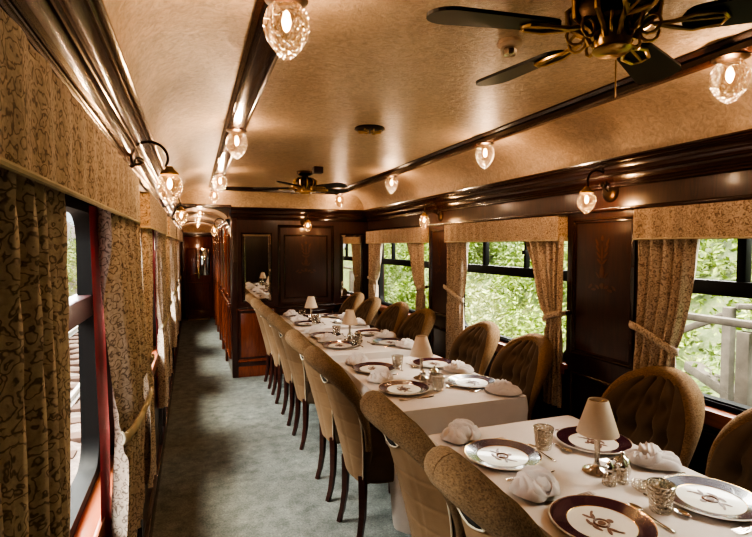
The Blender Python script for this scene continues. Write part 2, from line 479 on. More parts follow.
# ------------------------------------------------------------------ ceiling
def ring(t, ydep=0.30, xdep=0.36):
    """inset rectangle of the cove at height parameter t"""
    ix = 0.085 + xdep * (1 - C(t * PI / 2)); iy = 0.085 + ydep * (1 - C(t * PI / 2))
    return XL + ix, XR - ix, Y0 + iy, YE - iy, ZC + (ZT - ZC) * S(t * PI / 2)
m = MB(); prev = None; NT = 12
for k in range(NT + 1):
    x0, x1, y0, y1, z = ring(k / NT)
    pts = []
    NS = 14
    for (ax, ay, bx, by) in ((x0, y0, x1, y0), (x1, y0, x1, y1), (x1, y1, x0, y1), (x0, y1, x0, y0)):
        for q in range(NS): pts.append(m.bm.verts.new((ax + (bx - ax) * q / NS, ay + (by - ay) * q / NS, z)))
    if prev:
        n = len(pts)
        for q in range(n): m.bm.faces.new((prev[q], prev[(q + 1) % n], pts[(q + 1) % n], pts[q]))
    prev = pts
m.bm.faces.new(prev)
m.build('ceiling', M['ceiling'], kind='structure', ang=30)

CROWN = [(0, 1.915), (0.010, 1.918)]
def bead(d0, z0, d1, z1, r, n=4):
    for i in range(n + 1):
        t = i / n; CROWN.append((d0 + (d1 - d0) * t + r * S(PI * t), z0 + (z1 - z0) * t - r * 0.6 * S(PI * t)))
bead(0.010, 1.918, 0.016, 1.934, 0.006); bead(0.018, 1.936, 0.022, 1.944, 0.004); CROWN += [(0.030, 1.950), (0.034, 1.962), (0.042, 1.974)]
bead(0.044, 1.976, 0.050, 1.988, 0.006); CROWN += [(0.054, 1.992), (0.056, 2.004), (0.064, 2.016), (0.076, 2.026)]
bead(0.078, 2.028, 0.082, 2.036, 0.004); bead(0.086, 2.040, 0.092, 2.052, 0.007); CROWN += [(0.098, 2.054), (0.098, 2.062), (0.0, 2.062)]
def crown():
    m = MB(); K = len(CROWN) - 1
    def seg(P, Q):   # P, Q: functions of the inset giving the two ends
        m.grid(lambda a, b: (*(P if a < 0.5 else Q)(CROWN[int(round(b * K))][0]), CROWN[int(round(b * K))][1]), 1, K)
    seg(lambda d: (XL + d, YE), lambda d: (XL + d, Y0 + d))
    seg(lambda d: (XL + d, Y0 + d), lambda d: (XR - d, Y0 + d))
    seg(lambda d: (XR - d, Y0 + d), lambda d: (XR - d, YE - d))
    seg(lambda d: (XR - d, YE - d), lambda d: (XP - 0.004, YE - d))
    f = [m.bm.verts.new((XP - 0.004, YE - d, z)) for d, z in CROWN]; m.bm.faces.new(f)
    return m
crown().build('trim_3', M['wood_h'], kind='structure', ang=25)

# flat ceiling trim rectangle with ridges
TX0, TX1, TY0, TY1 = 0.172, 1.748, Y0 + 0.38, 6.0
TP = [(0, 0), (0, 0.012), (0.014, 0.022), (0.022, 0.018), (0.028, 0.018), (0.030, 0.046), (0.06, 0.050), (0.090, 0.046), (0.092, 0.018), (0.098, 0.018), (0.106, 0.022), (0.12, 0.012), (0.12, 0)]
m = MB()
def f(a, b):
    k = int(round(a * 4)) % 4; dd, h = TP[int(round(b * (len(TP) - 1)))]; z = ZT + 0.004 - h
    return [(TX0 + dd, TY0 + dd, z), (TX1 - dd, TY0 + dd, z), (TX1 - dd, TY1 - dd, z), (TX0 + dd, TY1 - dd, z)][k]
m.grid(f, 4, len(TP) - 1, closed_u=True)
m.build('trim_4', M['wood_h'], kind='structure', ang=20)

# header over the corridor opening with the arch hole
CX, CR = (XL + XP) / 2, (XP - XL) / 2
ZS, ZA = 1.915, 2.055
m = MB(); n = 24
arc = [(CX - (CR - 0.03) * C(PI * i / n), ZS + (ZA - ZS) * S(PI * i / n)) for i in range(n + 1)]
top = [(CX - CR + 2 * CR * i / n, 2.085) for i in range(n + 1)]
for i in range(n):
    for (y, rev) in ((YE, 0), (YE + 0.05, 1)):
        q = [(arc[i][0], y, arc[i][1]), (arc[i + 1][0], y, arc[i + 1][1]), (top[i + 1][0], y, top[i + 1][1]), (top[i][0], y, top[i][1])]
        vs = [m.bm.verts.new(p) for p in q]; m.bm.faces.new(vs)
m.build('wall_header', M['wood_h'], smooth=False, kind='structure')
# barrel ceiling in the corridor + ribs
m = MB()
def bf(u, v):
    a = PI * u
    return (CX - (CR + 0.01) * C(a), YE + 0.04 + v * (YC - YE), ZS - 0.005 + (ZA + 0.012 - ZS) * S(a))
m.grid(bf, 24, 30); m.build('ceiling', M['ceiling'], kind='structure')
m = MB()
for yr in (7.4, 8.6, 9.8, 11.0):
    def rf(u, v):
        a = PI * u; k = v * 2 * PI; r = 0.012
        return (CX - (CR - 0.0 + r * C(k)) * C(a), yr + 0.02 * S(k), ZS + (ZA - ZS + r * C(k)) * S(a))
    m.grid(rf, 20, 8, closed_v=True)
m.build('trim_5', M['ceiling'], kind='structure')
MB().box(XL, XP, YC - 0.012, YC - 0.001, 1.90, 2.12).build('trim_7', M['ceiling'], smooth=False, kind='structure')
MB().box(XL + 0.05, XP, YE - 0.10, YE + 0.002, 2.058, 2.085).build('trim_8', M['wood_h'], smooth=False, kind='structure')
# corridor crowns
m = MB()
prof = [(0, 1.83), (0.015, 1.835), (0.015, 1.85), (0.03, 1.862), (0.045, 1.885), (0.045, 1.9), (0.06, 1.91), (0.06, 1.925), (0, 1.925)]
for xs, sg in ((XL, 1), (XP, -1)):
    m.grid(lambda a, b: (xs + sg * prof[int(round(b * 8))][0], YE + 0.06 + a * (YC - YE - 0.06), prof[int(round(b * 8))][1]), 1, 8)
m.build('trim_6', M['wood_h'], kind='structure', ang=25)

# ------------------------------------------------------------------ windows
def rrect(y0, y1, z0, z1, r, n=6):
    pts = []
    for cx, cz, a0 in ((y1 - r, z0 + r, -PI / 2), (y1 - r, z1 - r, 0), (y0 + r, z1 - r, PI / 2), (y0 + r, z0 + r, PI)):
        for i in range(n + 1):
            a = a0 + PI / 2 * i / n; pts.append((cx + r * C(a), cz + r * S(a)))
    return pts
def window(idx, side, y0, y1):
    xg = XGR if side > 0 else XGL
    w = empty('window_%d' % idx, (xg, (y0 + y1) / 2, SILL)); w['kind'] = 'structure'
    h = (y1 - y0) / 2; zt = WTOP - SILL; zz = 0.53
    def rloop(outer, inner, x0, x1, name, mat):
        m = MB(); A = outer; B = inner; n = len(A)
        for i in range(n):
            j = (i + 1) % n
            for q in ([(x0, *A[i]), (x0, *A[j]), (x0, *B[j]), (x0, *B[i])], [(x1, *A[i]), (x1, *A[j]), (x1, *B[j]), (x1, *B[i])],
                      [(x0, *B[i]), (x0, *B[j]), (x1, *B[j]), (x1, *B[i])], [(x0, *A[i]), (x0, *A[j]), (x1, *A[j]), (x1, *A[i])]):
                m.bm.faces.new([m.bm.verts.new(p) for p in q])
        bmesh.ops.remove_doubles(m.bm, verts=m.bm.verts, dist=1e-5)
        return m.build(name, mat, w, ang=35)
    rloop(rrect(-h, h, -0.02, zt + 0.02, 0.02), rrect(-h + 0.05, h - (0.05 if side > 0 else 0.13), 0.02, zt - 0.04, 0.09), -0.025 if side > 0 else -0.012, 0.025 if side > 0 else 0.04, 'frame', M['frame'])
    s2 = -side * 0.026
    rloop(rrect(-h + 0.02, h - 0.02, 0.0, zt - 0.02, 0.08), rrect(-h + 0.038, h - 0.038, 0.012, zt - 0.032, 0.085), s2, s2 - side * 0.012, 'inner_bead', M['frame'])
    MB().box(-0.03, 0.03, -h + 0.04, h - 0.04, zz - 0.034, zz + 0.034, 0.006).build('transom', M['frame'] if side > 0 else M['transom'], w)
    for k, yy in enumerate((-h / 3.2, h / 2.4) if side > 0 else (-h / 2.4, h / 4)):
        MB().box(-0.02, 0.02, yy - (0.02 if k else 0.011), yy + (0.02 if k else 0.011), zz + 0.02, zt - 0.03, 0.004).build('mullion', M['frame'], w)
    m = MB(); m.box(-side * 0.02 - 0.012, -side * 0.02 + 0.012, -h / 3.2 - 0.02, -h / 3.2 + 0.02, zz + 0.13, zz + 0.16, 0.004); m.build('catch', M['frame'], w)
    for za, zb_ in ((0.01, zz), (zz, zt - 0.03)):
        m = MB(); m.bm.faces.new([m.bm.verts.new(p) for p in ((0, -h + 0.04, za), (0, h - 0.04, za), (0, h - 0.04, zb_), (0, -h + 0.04, zb_))])
        m.build('glass_pane', M['pane'], w, smooth=False)
    xa = (XR - 0.03 if side > 0 else XGL + 0.02) - xg; xb = (XGR - 0.02 if side > 0 else XL + 0.012) - xg
    MB().box(xa, xb, -h - 0.02, h + 0.02, -0.045, -0.012, 0.006).build('sill', M['sill'], w)
    xe = (XR - 0.035 if side > 0 else XL + 0.003) - xg
    MB().box(xe, xe + 0.012, -h - 0.02, h + 0.02, -0.075, -0.008, 0.004).build('sill_nosing', M['sill'], w)
    # reveals
    m = MB(); xo = (0.08 * side)
    return w
wi = 1
for (a, b) in WIN: window(wi, 1, a, b); wi += 1
for (a, b) in WINL[1:]: window(wi, -1, a, b); wi += 1

# ------------------------------------------------------------------ pelmets & curtains
def pelmet(side, y0, y1, z0, z1, label, group='floral pelmets over the windows'):
    xw = XR if side > 0 else XL; dep = 0.075
    o = empty('pelmet', (xw, (y0 + y1) / 2, z0)); h = (y1 - y0) / 2
    m = MB(); x1 = -side * dep
    a, b = min(0, x1), max(0, x1)
    # front face softly puckered
    def f(u, v):
        y = -h + 2 * h * u
        return (x1 + -side * 0.004 * S(u * 90) * (1 - v * 0.5), y, v * (z1 - z0))
    m.grid(f, 120, 6)
    m.box(a, b, -h, -h + 0.012, 0, z1 - z0, 0.003); m.box(a, b, h - 0.012, h, 0, z1 - z0, 0.003)
    m.box(a, b, -h, h, z1 - z0 - 0.012, z1 - z0, 0.003)
    m.build('pelmet_board', M['floral_v'], o)
    MB().tube([(0, -h, 0), (x1, -h, 0), (x1, h, 0), (0, h, 0)], 0.005, 8).build('piping', M['rope'], o)
    return tag(o, label, 'pelmet', group)

def curtain(side, ywall, yin, z1, z0, label, tie=1.12, w_top=None, tiew=0.11, botw=0.16, lining=None, bulge=0.0, dz=0.04, xo=0.0):
    if lining is None: lining = side < 0
    """ywall: edge beside the pillar, yin: free edge at the top; gathered at the tieback"""
    xw = (XR - 0.045) if side > 0 else (XL + 0.04 + xo)
    o = empty('curtain', (xw, ywall, z0)); sg = 1 if yin > ywall else -1
    W = abs(yin - ywall); H = z1 - z0; zt = tie - z0
    folds = max(4, int(W * 15))
    def width(z):
        if z > zt:
            t = (z - zt) / (H - zt); return tiew + (W - tiew) * (t ** 0.75)
        t = (zt - z) / zt; return tiew + (botw - tiew) * min(1, t * 1.6) ** 0.8
    def f(u, v):
        z = v * H; w = width(z)
        y = sg * (0.008 + u * w) + (0.012 * S(3 * v + 5 * u))
        amp = 0.019 + 0.012 * (1 - w / W)
        ph = 2 * PI * folds * (u + 0.02 * S(7 * v))
        x = -side * (amp * S(ph) + 0.35 * amp * S(ph * 2.3 + 4 * v) + bulge * math.exp(-((z - zt * 1.25) / 0.25) ** 2))
        if abs(z - zt) < 0.05: x *= 0.7
        return (x, y, z)
    m = MB(); m.grid(f, folds * 10, 50); c = m.build('drape', M['floral'], o, ang=180)
    # tieback: flat band sweeping round the drape to a hook on the pillar
    m = MB(); Lb = tiew + 0.035
    def tb(a, b):
        yy = sg * (-0.012 + Lb * S(a * PI) ** 0.75); xx = -side * (0.030 * C(a * PI) + bulge)
        hz = (dz if a < 0.5 else 0.0)
        e = 1 - S(a * PI)
        return (xx - side * 0.006 * S(b * PI), yy, zt + 0.045 * 0 + dz * e - 0.016 + 0.034 * b)
    m.grid(tb, 28, 4); t_ = m.build('tieback', M['floral'] if side > 0 else M['rope'], o, ang=180)
    sm = t_.modifiers.new('thick', 'SOLIDIFY'); sm.thickness = 0.006
    MB().lathe([(0.001, 0), (0.008, 0), (0.010, 0.02), (0.016, 0.03), (0.014, 0.04), (0.001, 0.042)], 14).xform(Matrix.Translation((side * 0.045, -sg * 0.02, zt + dz)) @ Matrix.Rotation(-side * PI / 2, 4, 'Y')).build('hook', M['bronze'], t_)
    if lining:
        def g(u, v):
            z = v * H; w = width(z)
            return (side * (0.024 + 0.01 * u), sg * (0.008 + w * (0.86 + 0.17 * u)), z)
        m = MB(); m.grid(g, 2, 40); m.build('lining', M['crimson'], o)
    return tag(o, label, 'curtain', 'tied floral curtains')

zb, zt_ = 1.635, 1.785
names = ['nearest right-hand window', 'second right-hand window', 'right-hand window next to the far partition']
for (a, b), nm in zip(WIN, names): pelmet(1, a - 0.0, b + (0.0 if b < 6 else 0.1), zb, zt_, 'floral pelmet above the ' + nm)
lnames = ['nearest left-hand window, close to the camera', 'second left-hand window along the aisle', 'third left-hand window along the aisle', 'left-hand window at the corridor mouth', 'last left-hand window down the corridor']
for (a, b), nm in zip(WINL[1:], lnames): pelmet(-1, a, b, 1.682, 1.838, 'floral pelmet above the ' + nm)

curtain(1, 1.935, 1.60, 1.66, 0.60, 'floral curtain at far side of nearest right window, above the big chair', tie=1.10, tiew=0.21, botw=0.21, dz=0.10)
curtain(1, 2.47, 2.83, 1.66, 0.60, 'floral curtain on the near side of the second right window', tie=1.13, tiew=0.16, botw=0.18, dz=0.06)
curtain(1, 3.96, 3.62, 1.66, 0.58, 'floral curtain on the far side of the second right window, beside the dark pillar', tie=1.14, tiew=0.25, botw=0.28, dz=0.10)
curtain(1, 4.44, 4.85, 1.66, 0.60, 'floral curtain on the near side of the far right window', tie=1.16, tiew=0.14, botw=0.16)
curtain(1, 6.05, 5.62, 1.66, 0.60, 'floral curtain in the corner against the far partition', tie=1.16, tiew=0.22, botw=0.25)
curtain(-1, 0.44, 0.955, 1.70, 0.50, 'dark floral curtain filling the left edge of the view, nearest the camera', tie=0.60, tiew=0.52, botw=0.52)
curtain(-1, 2.04, 1.43, 1.70, 0.64, 'floral curtain with pale tieback at the far side of the nearest left window', tie=1.08, tiew=0.54, botw=0.56, bulge=0.02, dz=-0.03, xo=0.005)
curtain(-1, 2.44, 2.74, 1.70, 0.50, 'floral curtain on the near side of the second left window', tie=1.05, tiew=0.22, botw=0.24)
curtain(-1, 3.95, 3.45, 1.70, 0.50, 'sunlit floral curtain on the far side of the second left window', tie=1.05, tiew=0.22, botw=0.28)
curtain(-1, 4.44, 4.75, 1.70, 0.52, 'floral curtain on the near side of the third left window', tie=1.1, tiew=0.16, botw=0.2)
curtain(-1, 5.95, 5.5, 1.70, 0.52, 'floral curtain on the far side of the third left window', tie=1.1, tiew=0.2, botw=0.24)
curtain(-1, 6.47, 6.8, 1.70, 0.52, 'narrow floral curtain just inside the corridor mouth', tie=1.1, tiew=0.16, botw=0.2)
curtain(-1, 7.98, 7.5, 1.70, 0.52, 'pale floral curtain halfway down the corridor', tie=1.1, tiew=0.2, botw=0.24)

# ------------------------------------------------------------------ mirrors
def mirror(x0, x1, z0, z1, label):
    o = empty('wall_mirror', ((x0 + x1) / 2, YE, z0)); h = (x1 - x0) / 2; H = z1 - z0
    m = MB(); b = 0.022
    P = [(-h, 0), (h, 0), (h, H), (-h, H)]; Q = [(-h + b, b), (h - b, b), (h - b, H - b), (-h + b, H - b)]
    ov = [m.bm.verts.new((p[0], -0.006, p[1])) for p in P]; iv = [m.bm.verts.new((p[0], -0.011, p[1])) for p in Q]
    for i in range(4): m.bm.faces.new((ov[i], ov[(i + 1) % 4], iv[(i + 1) % 4], iv[i]))
    m.bm.faces.new(iv); m.build('mirror_glass', M['mirror'], o, smooth=False)
    m = MB(); frame_rect(m, (0, -0.0005, 0), U, V, N, -h - 0.02, h + 0.02, -0.02, H + 0.02, 0.022, 0.010)
    m.build('mirror_frame', M['wood_h'], o)
    m = MB(); m.tube([(q[0], -0.011, q[1]) for q in Q], 0.0045, 6, closed=True); m.build('bevel_edge', M['silver'], o)
    return tag(o, label, 'mirror')
mirror(0.565, 0.895, 0.93, 1.74, 'tall glass mirror on the left of the far partition, above the aisle chairs')
mirror(1.80, 2.085, 0.93, 1.74, 'narrow glass mirror in the right corner of the far partition')

# ------------------------------------------------------------------ lamps
LE = 11.0
def point(loc, e, r=0.02, c=(1.0, 0.73, 0.50)):
    l = bpy.data.lights.new('lamp_light', 'POINT'); l.energy = e; l.color = c; l.shadow_soft_size = r
    o = bpy.data.objects.new('lamp_light', l); col.objects.link(o); o.location = loc; return o

ACORN = [(0.026, 0.0), (0.040, -0.008), (0.056, -0.028), (0.063, -0.052), (0.062, -0.076), (0.054, -0.102), (0.040, -0.126), (0.022, -0.146), (0.008, -0.156), (0.001, -0.159)]
def acorn(o, c, s=1.0, zs=1.0):
    m = MB(); m.lathe([(r * s, z * s * zs) for r, z in ACORN], 28, c, fac=lambda u, v: 0.035 * abs(S(14 * PI * u)))
    g = m.build('glass_shade', M['acorn'], o, ang=12)
    m = MB(); m.lathe([(0.001, -0.02 * s), (0.009 * s, -0.03 * s), (0.014 * s, -0.052 * s), (0.009 * s, -0.072 * s), (0.001, -0.080 * s)], 14, c)
    m.build('bulb', M['bulb'], o)
def make_pendant():
    o = empty('ceiling_lamp')
    m = MB(); m.lathe([(0.001, 0.0), (0.054, 0.0), (0.056, -0.004), (0.046, -0.008), (0.038, -0.012), (0.001, -0.014)], 24)
    m.build('ceiling_rose', M['bronze'], o)
    acorn(o, (0, 0, -0.010), 0.90, 1.0)
    return o
pp = Proto(make_pendant)
zl = ZT - 0.044
for i, (x, y, lb) in enumerate([(0.232, 1.30, 'acorn glass lamp at the top of the view, nearest on the left ceiling trim'),
                     (0.232, 2.84, 'second acorn glass lamp from the camera along the left ceiling trim'),
                     (0.232, 4.62, 'third acorn glass lamp from the camera along the left ceiling trim'),
                     (0.232, 5.93, 'acorn glass lamp at the far left corner of the ceiling trim'),
                     (1.69, 1.19, 'acorn glass lamp at the upper right beside the big near ceiling fan'),
                     (1.69, 2.68, 'second acorn glass lamp from the camera along the right ceiling trim'),
                     (1.69, 4.22, 'third acorn glass lamp from the camera along the right ceiling trim'),
                     (1.69, 5.93, 'acorn glass lamp at the far right corner of the ceiling trim')]):
    pp.place((x, y, zl), 0, lb, 'lamp', 'acorn glass lamps on the ceiling trim')
    point((x, y, zl - 0.08), LE * 1.0)
for i, (y, lb) in enumerate([(6.75, 'nearest of the three small lamps under the corridor arch'), (8.4, 'middle of the three small lamps under the corridor arch'), (10.5, 'farthest of the three small lamps under the corridor arch')]):
    pp.place((CX, y, ZA + 0.0), 0, lb, 'lamp', 'small lamps under the corridor arch', scale=(0.75, 0.75, 0.6))
    point((CX, y, ZA - 0.08), LE * 0.6)

def make_sconce():
    # local: +X away from wall, backplate at x=0
    o = empty('wall_sconce')
    m = MB(); m.lathe([(0.001, 0.018), (0.030, 0.018), (0.045, 0.012), (0.058, 0.004), (0.060, 0.0), (0.001, 0)], 28)
    m.xform(Matrix.Rotation(PI / 2, 4, 'Y')); m.build('backplate', M['bronze'], o)
    pts = []
    for i in range(22):
        a = -0.55 + i / 21 * (PI * 1.15 + 0.55)
        pts.append((0.094 - 0.066 * C(a), 0, 0.050 + 0.062 * S(a)))
    pts = [(0.0, 0, -0.005), (0.012, 0, -0.003)] + pts + [(0.165, 0, 0.012)]
    m = MB(); m.tube(pts, 0.0055, 8)
    sp = [(0.055 + 0.020 * (1 - i / 26) * C(i * 0.42), 0, 0.03 + 0.020 * (1 - i / 26) * S(i * 0.42)) for i in range(20)]
    m.tube([(0.018, 0, 0.012)] + sp[::1], 0.004, 6)
    m.build('scroll_arm', M['bronze'], o)
    m = MB(); m.lathe([(0.001, 0.0), (0.012, -0.002), (0.018, -0.014), (0.034, -0.026), (0.036, -0.036), (0.001, -0.034)], 20, (0.165, 0, 0.022))
    m.build('shade_holder', M['brass'], o)
    acorn(o, (0.165, 0, -0.010), 0.74)
    return o
ps = Proto(make_sconce)
for (x, y, z, rz, lb, e) in [(XR, 2.17, 1.90, PI, 'curled-arm wall lamp on right pillar between the two nearest windows', 2.6),
                          (XR, 4.20, 1.885, PI, 'curled-arm wall lamp on the right pillar before the far window', 2.0),
                          (1.33, YE, 1.90, -PI / 2, 'curled-arm wall lamp above the centre panel of the far partition', 1.6),
                          (XL + 0.002, 2.16, 1.895, 0, 'curled-arm wall lamp on the left wall nearest the camera', 2.6),
                          (XL + 0.002, 4.20, 1.885, 0, 'curled-arm wall lamp on the left wall, farther down the aisle', 2.0),
                          (XP, 6.9, 1.85, PI, 'wall lamp on the panelled wall just inside the corridor', 1.2)]:
    ps.place((x, y, z), rz, lb, 'wall lamp', 'curled-arm wall lamps')
    point((x + 0.165 * C(rz), y + 0.165 * S(rz), z - 0.065), e * LE / 4, 0.02, (1.0, 0.62, 0.32))
point((CX, 11.2, 1.75), LE*0.25, 0.05, (1.0, 0.5, 0.25))

# ceiling fans
def make_fan():
    o = empty('ceiling_fan')
    m = MB(); m.lathe([(0.001, 0.0), (0.075, 0.0), (0.072, -0.02), (0.05, -0.035), (0.03, -0.04), (0.03, -0.055), (0.001, -0.055)], 28); m.build('canopy', M['bronze'], o)
    m = MB(); m.lathe([(0.03, -0.05), (0.075, -0.06), (0.092, -0.08), (0.095, -0.11), (0.085, -0.135), (0.05, -0.15), (0.001, -0.152)], 32, fac=lambda u, v: 0.05 * max(0, S(16 * PI * u)) * S(v * PI))
    m.build('motor_housing', M['bronze'], o)
    m = MB(); m.lathe([(0.042, -0.15), (0.045, -0.17), (0.040, -0.188), (0.046, -0.195), (0.036, -0.203), (0.001, -0.205)], 24)
    for k in range(10):
        a = k * PI / 5
        m.tube([(0.06 * C(a), 0.06 * S(a), -0.06), (0.104 * C(a), 0.104 * S(a), -0.085), (0.100 * C(a), 0.100 * S(a), -0.125), (0.06 * C(a), 0.06 * S(a), -0.15), (0.048 * C(a), 0.048 * S(a), -0.175)], 0.007, 6)
        lp = [((0.085 + 0.022 * C(t)) * C(a + 0.3) , (0.085 + 0.022 * C(t)) * S(a + 0.3), -0.155 + 0.022 * S(t)) for t in [q * PI / 5 for q in range(10)]]
        m.tube(lp, 0.004, 5, closed=True)
    m.build('brass_fitter', M['brass'], o)
    MB().tube([(0.03, 0, -0.21), (0.032, 0, -0.26), (0.031, 0, -0.30)], 0.0018, 6).build('pull_chain', M['brass'], o)
    for k in range(5):
        a = k * 2 * PI / 5
        R = Matrix.Rotation(a, 4, 'Z') @ Matrix.Translation((0, 0, -0.152)) @ Matrix.Rotation(math.radians(-10), 4, 'X')
        m = MB(); pts = []; r0, r1, w0, w1 = 0.16, 0.462, 0.045, 0.062
        for i in range(8): t = i / 7 * PI; pts.append((r0 + 0.02 - 0.035 * S(t), w0 * C(t), 0))
        for i in range(12): t = i / 11 * PI; pts.append((r1 - 0.05 + 0.055 * S(t), -w1 * C(t), 0))
        m.poly(pts, 0.008, (0, 0, 1)); m.xform(R); b = m.build('blade', M['blade'], o, smooth=False)
        m = MB(); 
        m.tube([(0.09, 0, 0.005), (0.13, 0.012, -0.004), (0.17, 0.03, -0.006), (0.225, 0.022, -0.006), (0.235, 0, -0.006), (0.225, -0.022, -0.006), (0.17, -0.03, -0.006), (0.13, -0.012, -0.004), (0.09, 0, 0.005)], 0.0055, 6)
        m.tube([(0.09, 0, 0.006), (0.24, 0, -0.006)], 0.004, 6); m.xform(R); m.build('blade_bracket', M['brass'], b)
    return o
pf = Proto(make_fan)
pf.place((0.965, 0.97, ZT), math.radians(27), 'black-bladed brass ceiling fan large at the top right, nearest the camera', 'ceiling fan', 'ceiling fans')
pf.place((0.96, 4.5, ZT), math.radians(17), 'smaller-looking black-bladed brass ceiling fan farther down the carriage', 'ceiling fan', 'ceiling fans')
# round ceiling vent, alarm, junction box
o = empty('ceiling_vent', (0.955, 2.72, ZT))
m = MB(); m.lathe([(0.001, 0), (0.085, 0), (0.088, -0.008), (0.07, -0.018), (0.05, -0.02), (0.001, -0.02)], 32); m.build('vent_plate', M['bronze'], o)
m = MB()
for k in range(8):
    a = k * PI / 4; m.tube([(0.02 * C(a), 0.02 * S(a), -0.021), (0.045 * C(a + .2), 0.045 * S(a + .2), -0.024), (0.07 * C(a), 0.07 * S(a), -0.02)], 0.005, 6)
m.build('vent_scroll', M['brass'], o)
tag(o, 'round dark metal vent on the flat ceiling between the fans', 'vent')
o = empty('smoke_alarm', (0.985, 1.42, ZT))
m = MB(); m.lathe([(0.001, 0), (0.038, 0), (0.040, -0.012), (0.030, -0.022), (0.001, -0.022)], 24); m.build('alarm_body', M['shade'], o)
m = MB(); m.lathe([(0.018, -0.02), (0.024, -0.03), (0.020, -0.045), (0.001, -0.048)], 8); m.build('alarm_sensor', M['silver'], o)
tag(o, 'small pale smoke detector on the ceiling beside the near fan blades', 'smoke alarm')
o = MB().box(0.965, 1.045, 4.16, 4.24, ZT - 0.055, ZT, 0.006).build('junction_box', M['transom'])
tag(o, 'small maroon square box on the ceiling beside the far fan', 'box')

# ------------------------------------------------------------------ chairs
def make_chair():
    o = empty('dining_chair')
    # outline of the back: half width by height fraction, front view
    Z0, Z1 = 0.36, 1.045
    def hw(v):
        if v < 0.60: return 0.172 + (0.236 - 0.172) * S(v / 0.60 * PI / 2)
        t = (v - 0.60) / 0.40; return 0.236 * math.sqrt(max(0.0, 1 - t ** 2.3))
    def lean(z): t = (z - Z0) / (Z1 - Z0); return -0.200 - 0.155 * t - 0.03 * t * t
    def base(u, v):   # u in -1..1
        w = hw(v); z = Z0 + (Z1 - Z0) * v
        y = u * w
        curve = 0.10 * (y / 0.25) ** 2 * (0.35 + 0.65 * S(min(1, v * 1.3) * PI / 2 + 0.3))
        return lean(z) + curve, y, z
    def outer(a, b):
        u = a * 2 - 1; v = b * 0.985; x, y, z = base(u, v)
        return (x - 0.008 * (1 - u * u), y, z)
    def inner(a, b):
        u = a * 2 - 1; v = b * 0.985; x, y, z = base(u, v)
        th = 0.095 * (1 - abs(u) ** 4 * 0.75) * (1 - b ** 7 * 0.8)
        # vertical flutes fanning from the seat, buttons above
        fl = abs(S((u * 2.5 + 0.5) * PI))
        k = 0.35 + 0.65 * fl ** 0.5
        bt = 0.0
        for (bu, bv) in ((-0.6, 0.62), (-0.2, 0.62), (0.2, 0.62), (0.6, 0.62), (-0.4, 0.8), (0, 0.8), (0.4, 0.8), (-0.4, 0.42), (0, 0.42), (0.4, 0.42)):
            dd = ((u - bu) * hw(v) / 0.03) ** 2 + ((b - bv) * 0.68 / 0.03) ** 2
            bt += math.exp(-dd)
        edge = (1 - abs(u) ** 6)
        return (x + th - 0.026 * (1 - k) * edge - 0.034 * bt * edge, y * 0.985, z)
    m = MB()
    A = m.grid(lambda a, b: inner(a, b), 40, 36); B = m.grid(lambda a, b: outer(a, b), 40, 36)
    def join(p, q):
        for i in range(len(p) - 1):
            try: m.bm.faces.new((p[i], p[i + 1], q[i + 1], q[i]))
            except ValueError: pass
    join(A[0], B[0]); join(A[-1], B[-1]); join([r[0] for r in A], [r[0] for r in B]); join([r[-1] for r in A], [r[-1] for r in B])
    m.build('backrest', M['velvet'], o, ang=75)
    # outer back upholstery panel, slightly proud
    def op(a, b):
        u = (a * 2 - 1) * 0.93; v = b * 0.97; x, y, z = base(u, v)
        seam = 0.004 * math.exp(-((abs(u) - 0.42) / 0.03) ** 2) + 0.0025 * math.exp(-((b * 7 % 1 - 0.5) / 0.06) ** 2) * (b > 0.2)
        return (x - 0.008 * (1 - u * u) - 0.009 + seam, y, z)
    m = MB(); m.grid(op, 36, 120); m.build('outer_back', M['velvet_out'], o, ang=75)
    # rolled edge: arch from low on one side, over the top and down the other
    pts = []; rad = []; N = 48
    for i in range(N + 1):
        t = i / N * 2 - 1; s = 1 - abs(t); sg = -1 if t < 0 else 1
        v = min(1.0, 0.30 + 0.70 * S(min(1, s * 1.12) * PI / 2))
        ww = hw(v * 0.985)
        if v > 0.93: # near the apex parametrise by width
            ww = 0.236 * math.sqrt(max(0, 1 - ((v - 0.6) / 0.4) ** 2.3))
        y = sg * ww
        if s > 0.86: y = sg * min(ww, 0.13) * (1 - (s - 0.86) / 0.14)
        x, _, z = base((y / max(0.02, hw(v * 0.985))) if v < 0.99 else 0, v)
        cz = 0.10 * (y / 0.25) ** 2
        x = lean(Z0 + (Z1 - Z0) * v) + cz * (0.35 + 0.65 * S(min(1, v * 1.3) * PI / 2 + 0.3))
        r = 0.014 + 0.039 * max(0, (v - 0.42) / 0.58) ** 1.1
        pts.append((x + 0.014 - r * 0.65, y, min(Z1, Z0 + (Z1 - Z0) * v) - r * 0.55)); rad.append(r)
    m = MB(); m.tube(pts, rad, 14); m.build('rolled_edge', M['velvet_roll'], o, ang=80)
    # pale piping down each side of the outer back
    for sg in (-1, 1):
        pp_ = []
        for i in range(26):
            v = i / 25 * 0.86; x, y, z = base(sg * 0.93, v); pp_.append((x - 0.010, y, z))
        MB().tube(pp_, 0.0042, 6).build('piping', M['piping'], o)
    # grip slot below the roll: flat patch, the hollow's shade put into its colour, with a braided edge
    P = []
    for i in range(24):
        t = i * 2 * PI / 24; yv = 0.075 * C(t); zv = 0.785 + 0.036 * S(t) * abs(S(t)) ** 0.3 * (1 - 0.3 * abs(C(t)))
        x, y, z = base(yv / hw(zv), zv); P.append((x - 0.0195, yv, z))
    m = MB(); m.poly(P, 0.002, (-1, 0, 0)); e = m.build('grip_slot', M['slot_shade'], o, smooth=False)
    MB().tube([(p[0] - 0.002, p[1], p[2]) for p in P], 0.0032, 6, closed=True).build('braid', M['piping'], e)
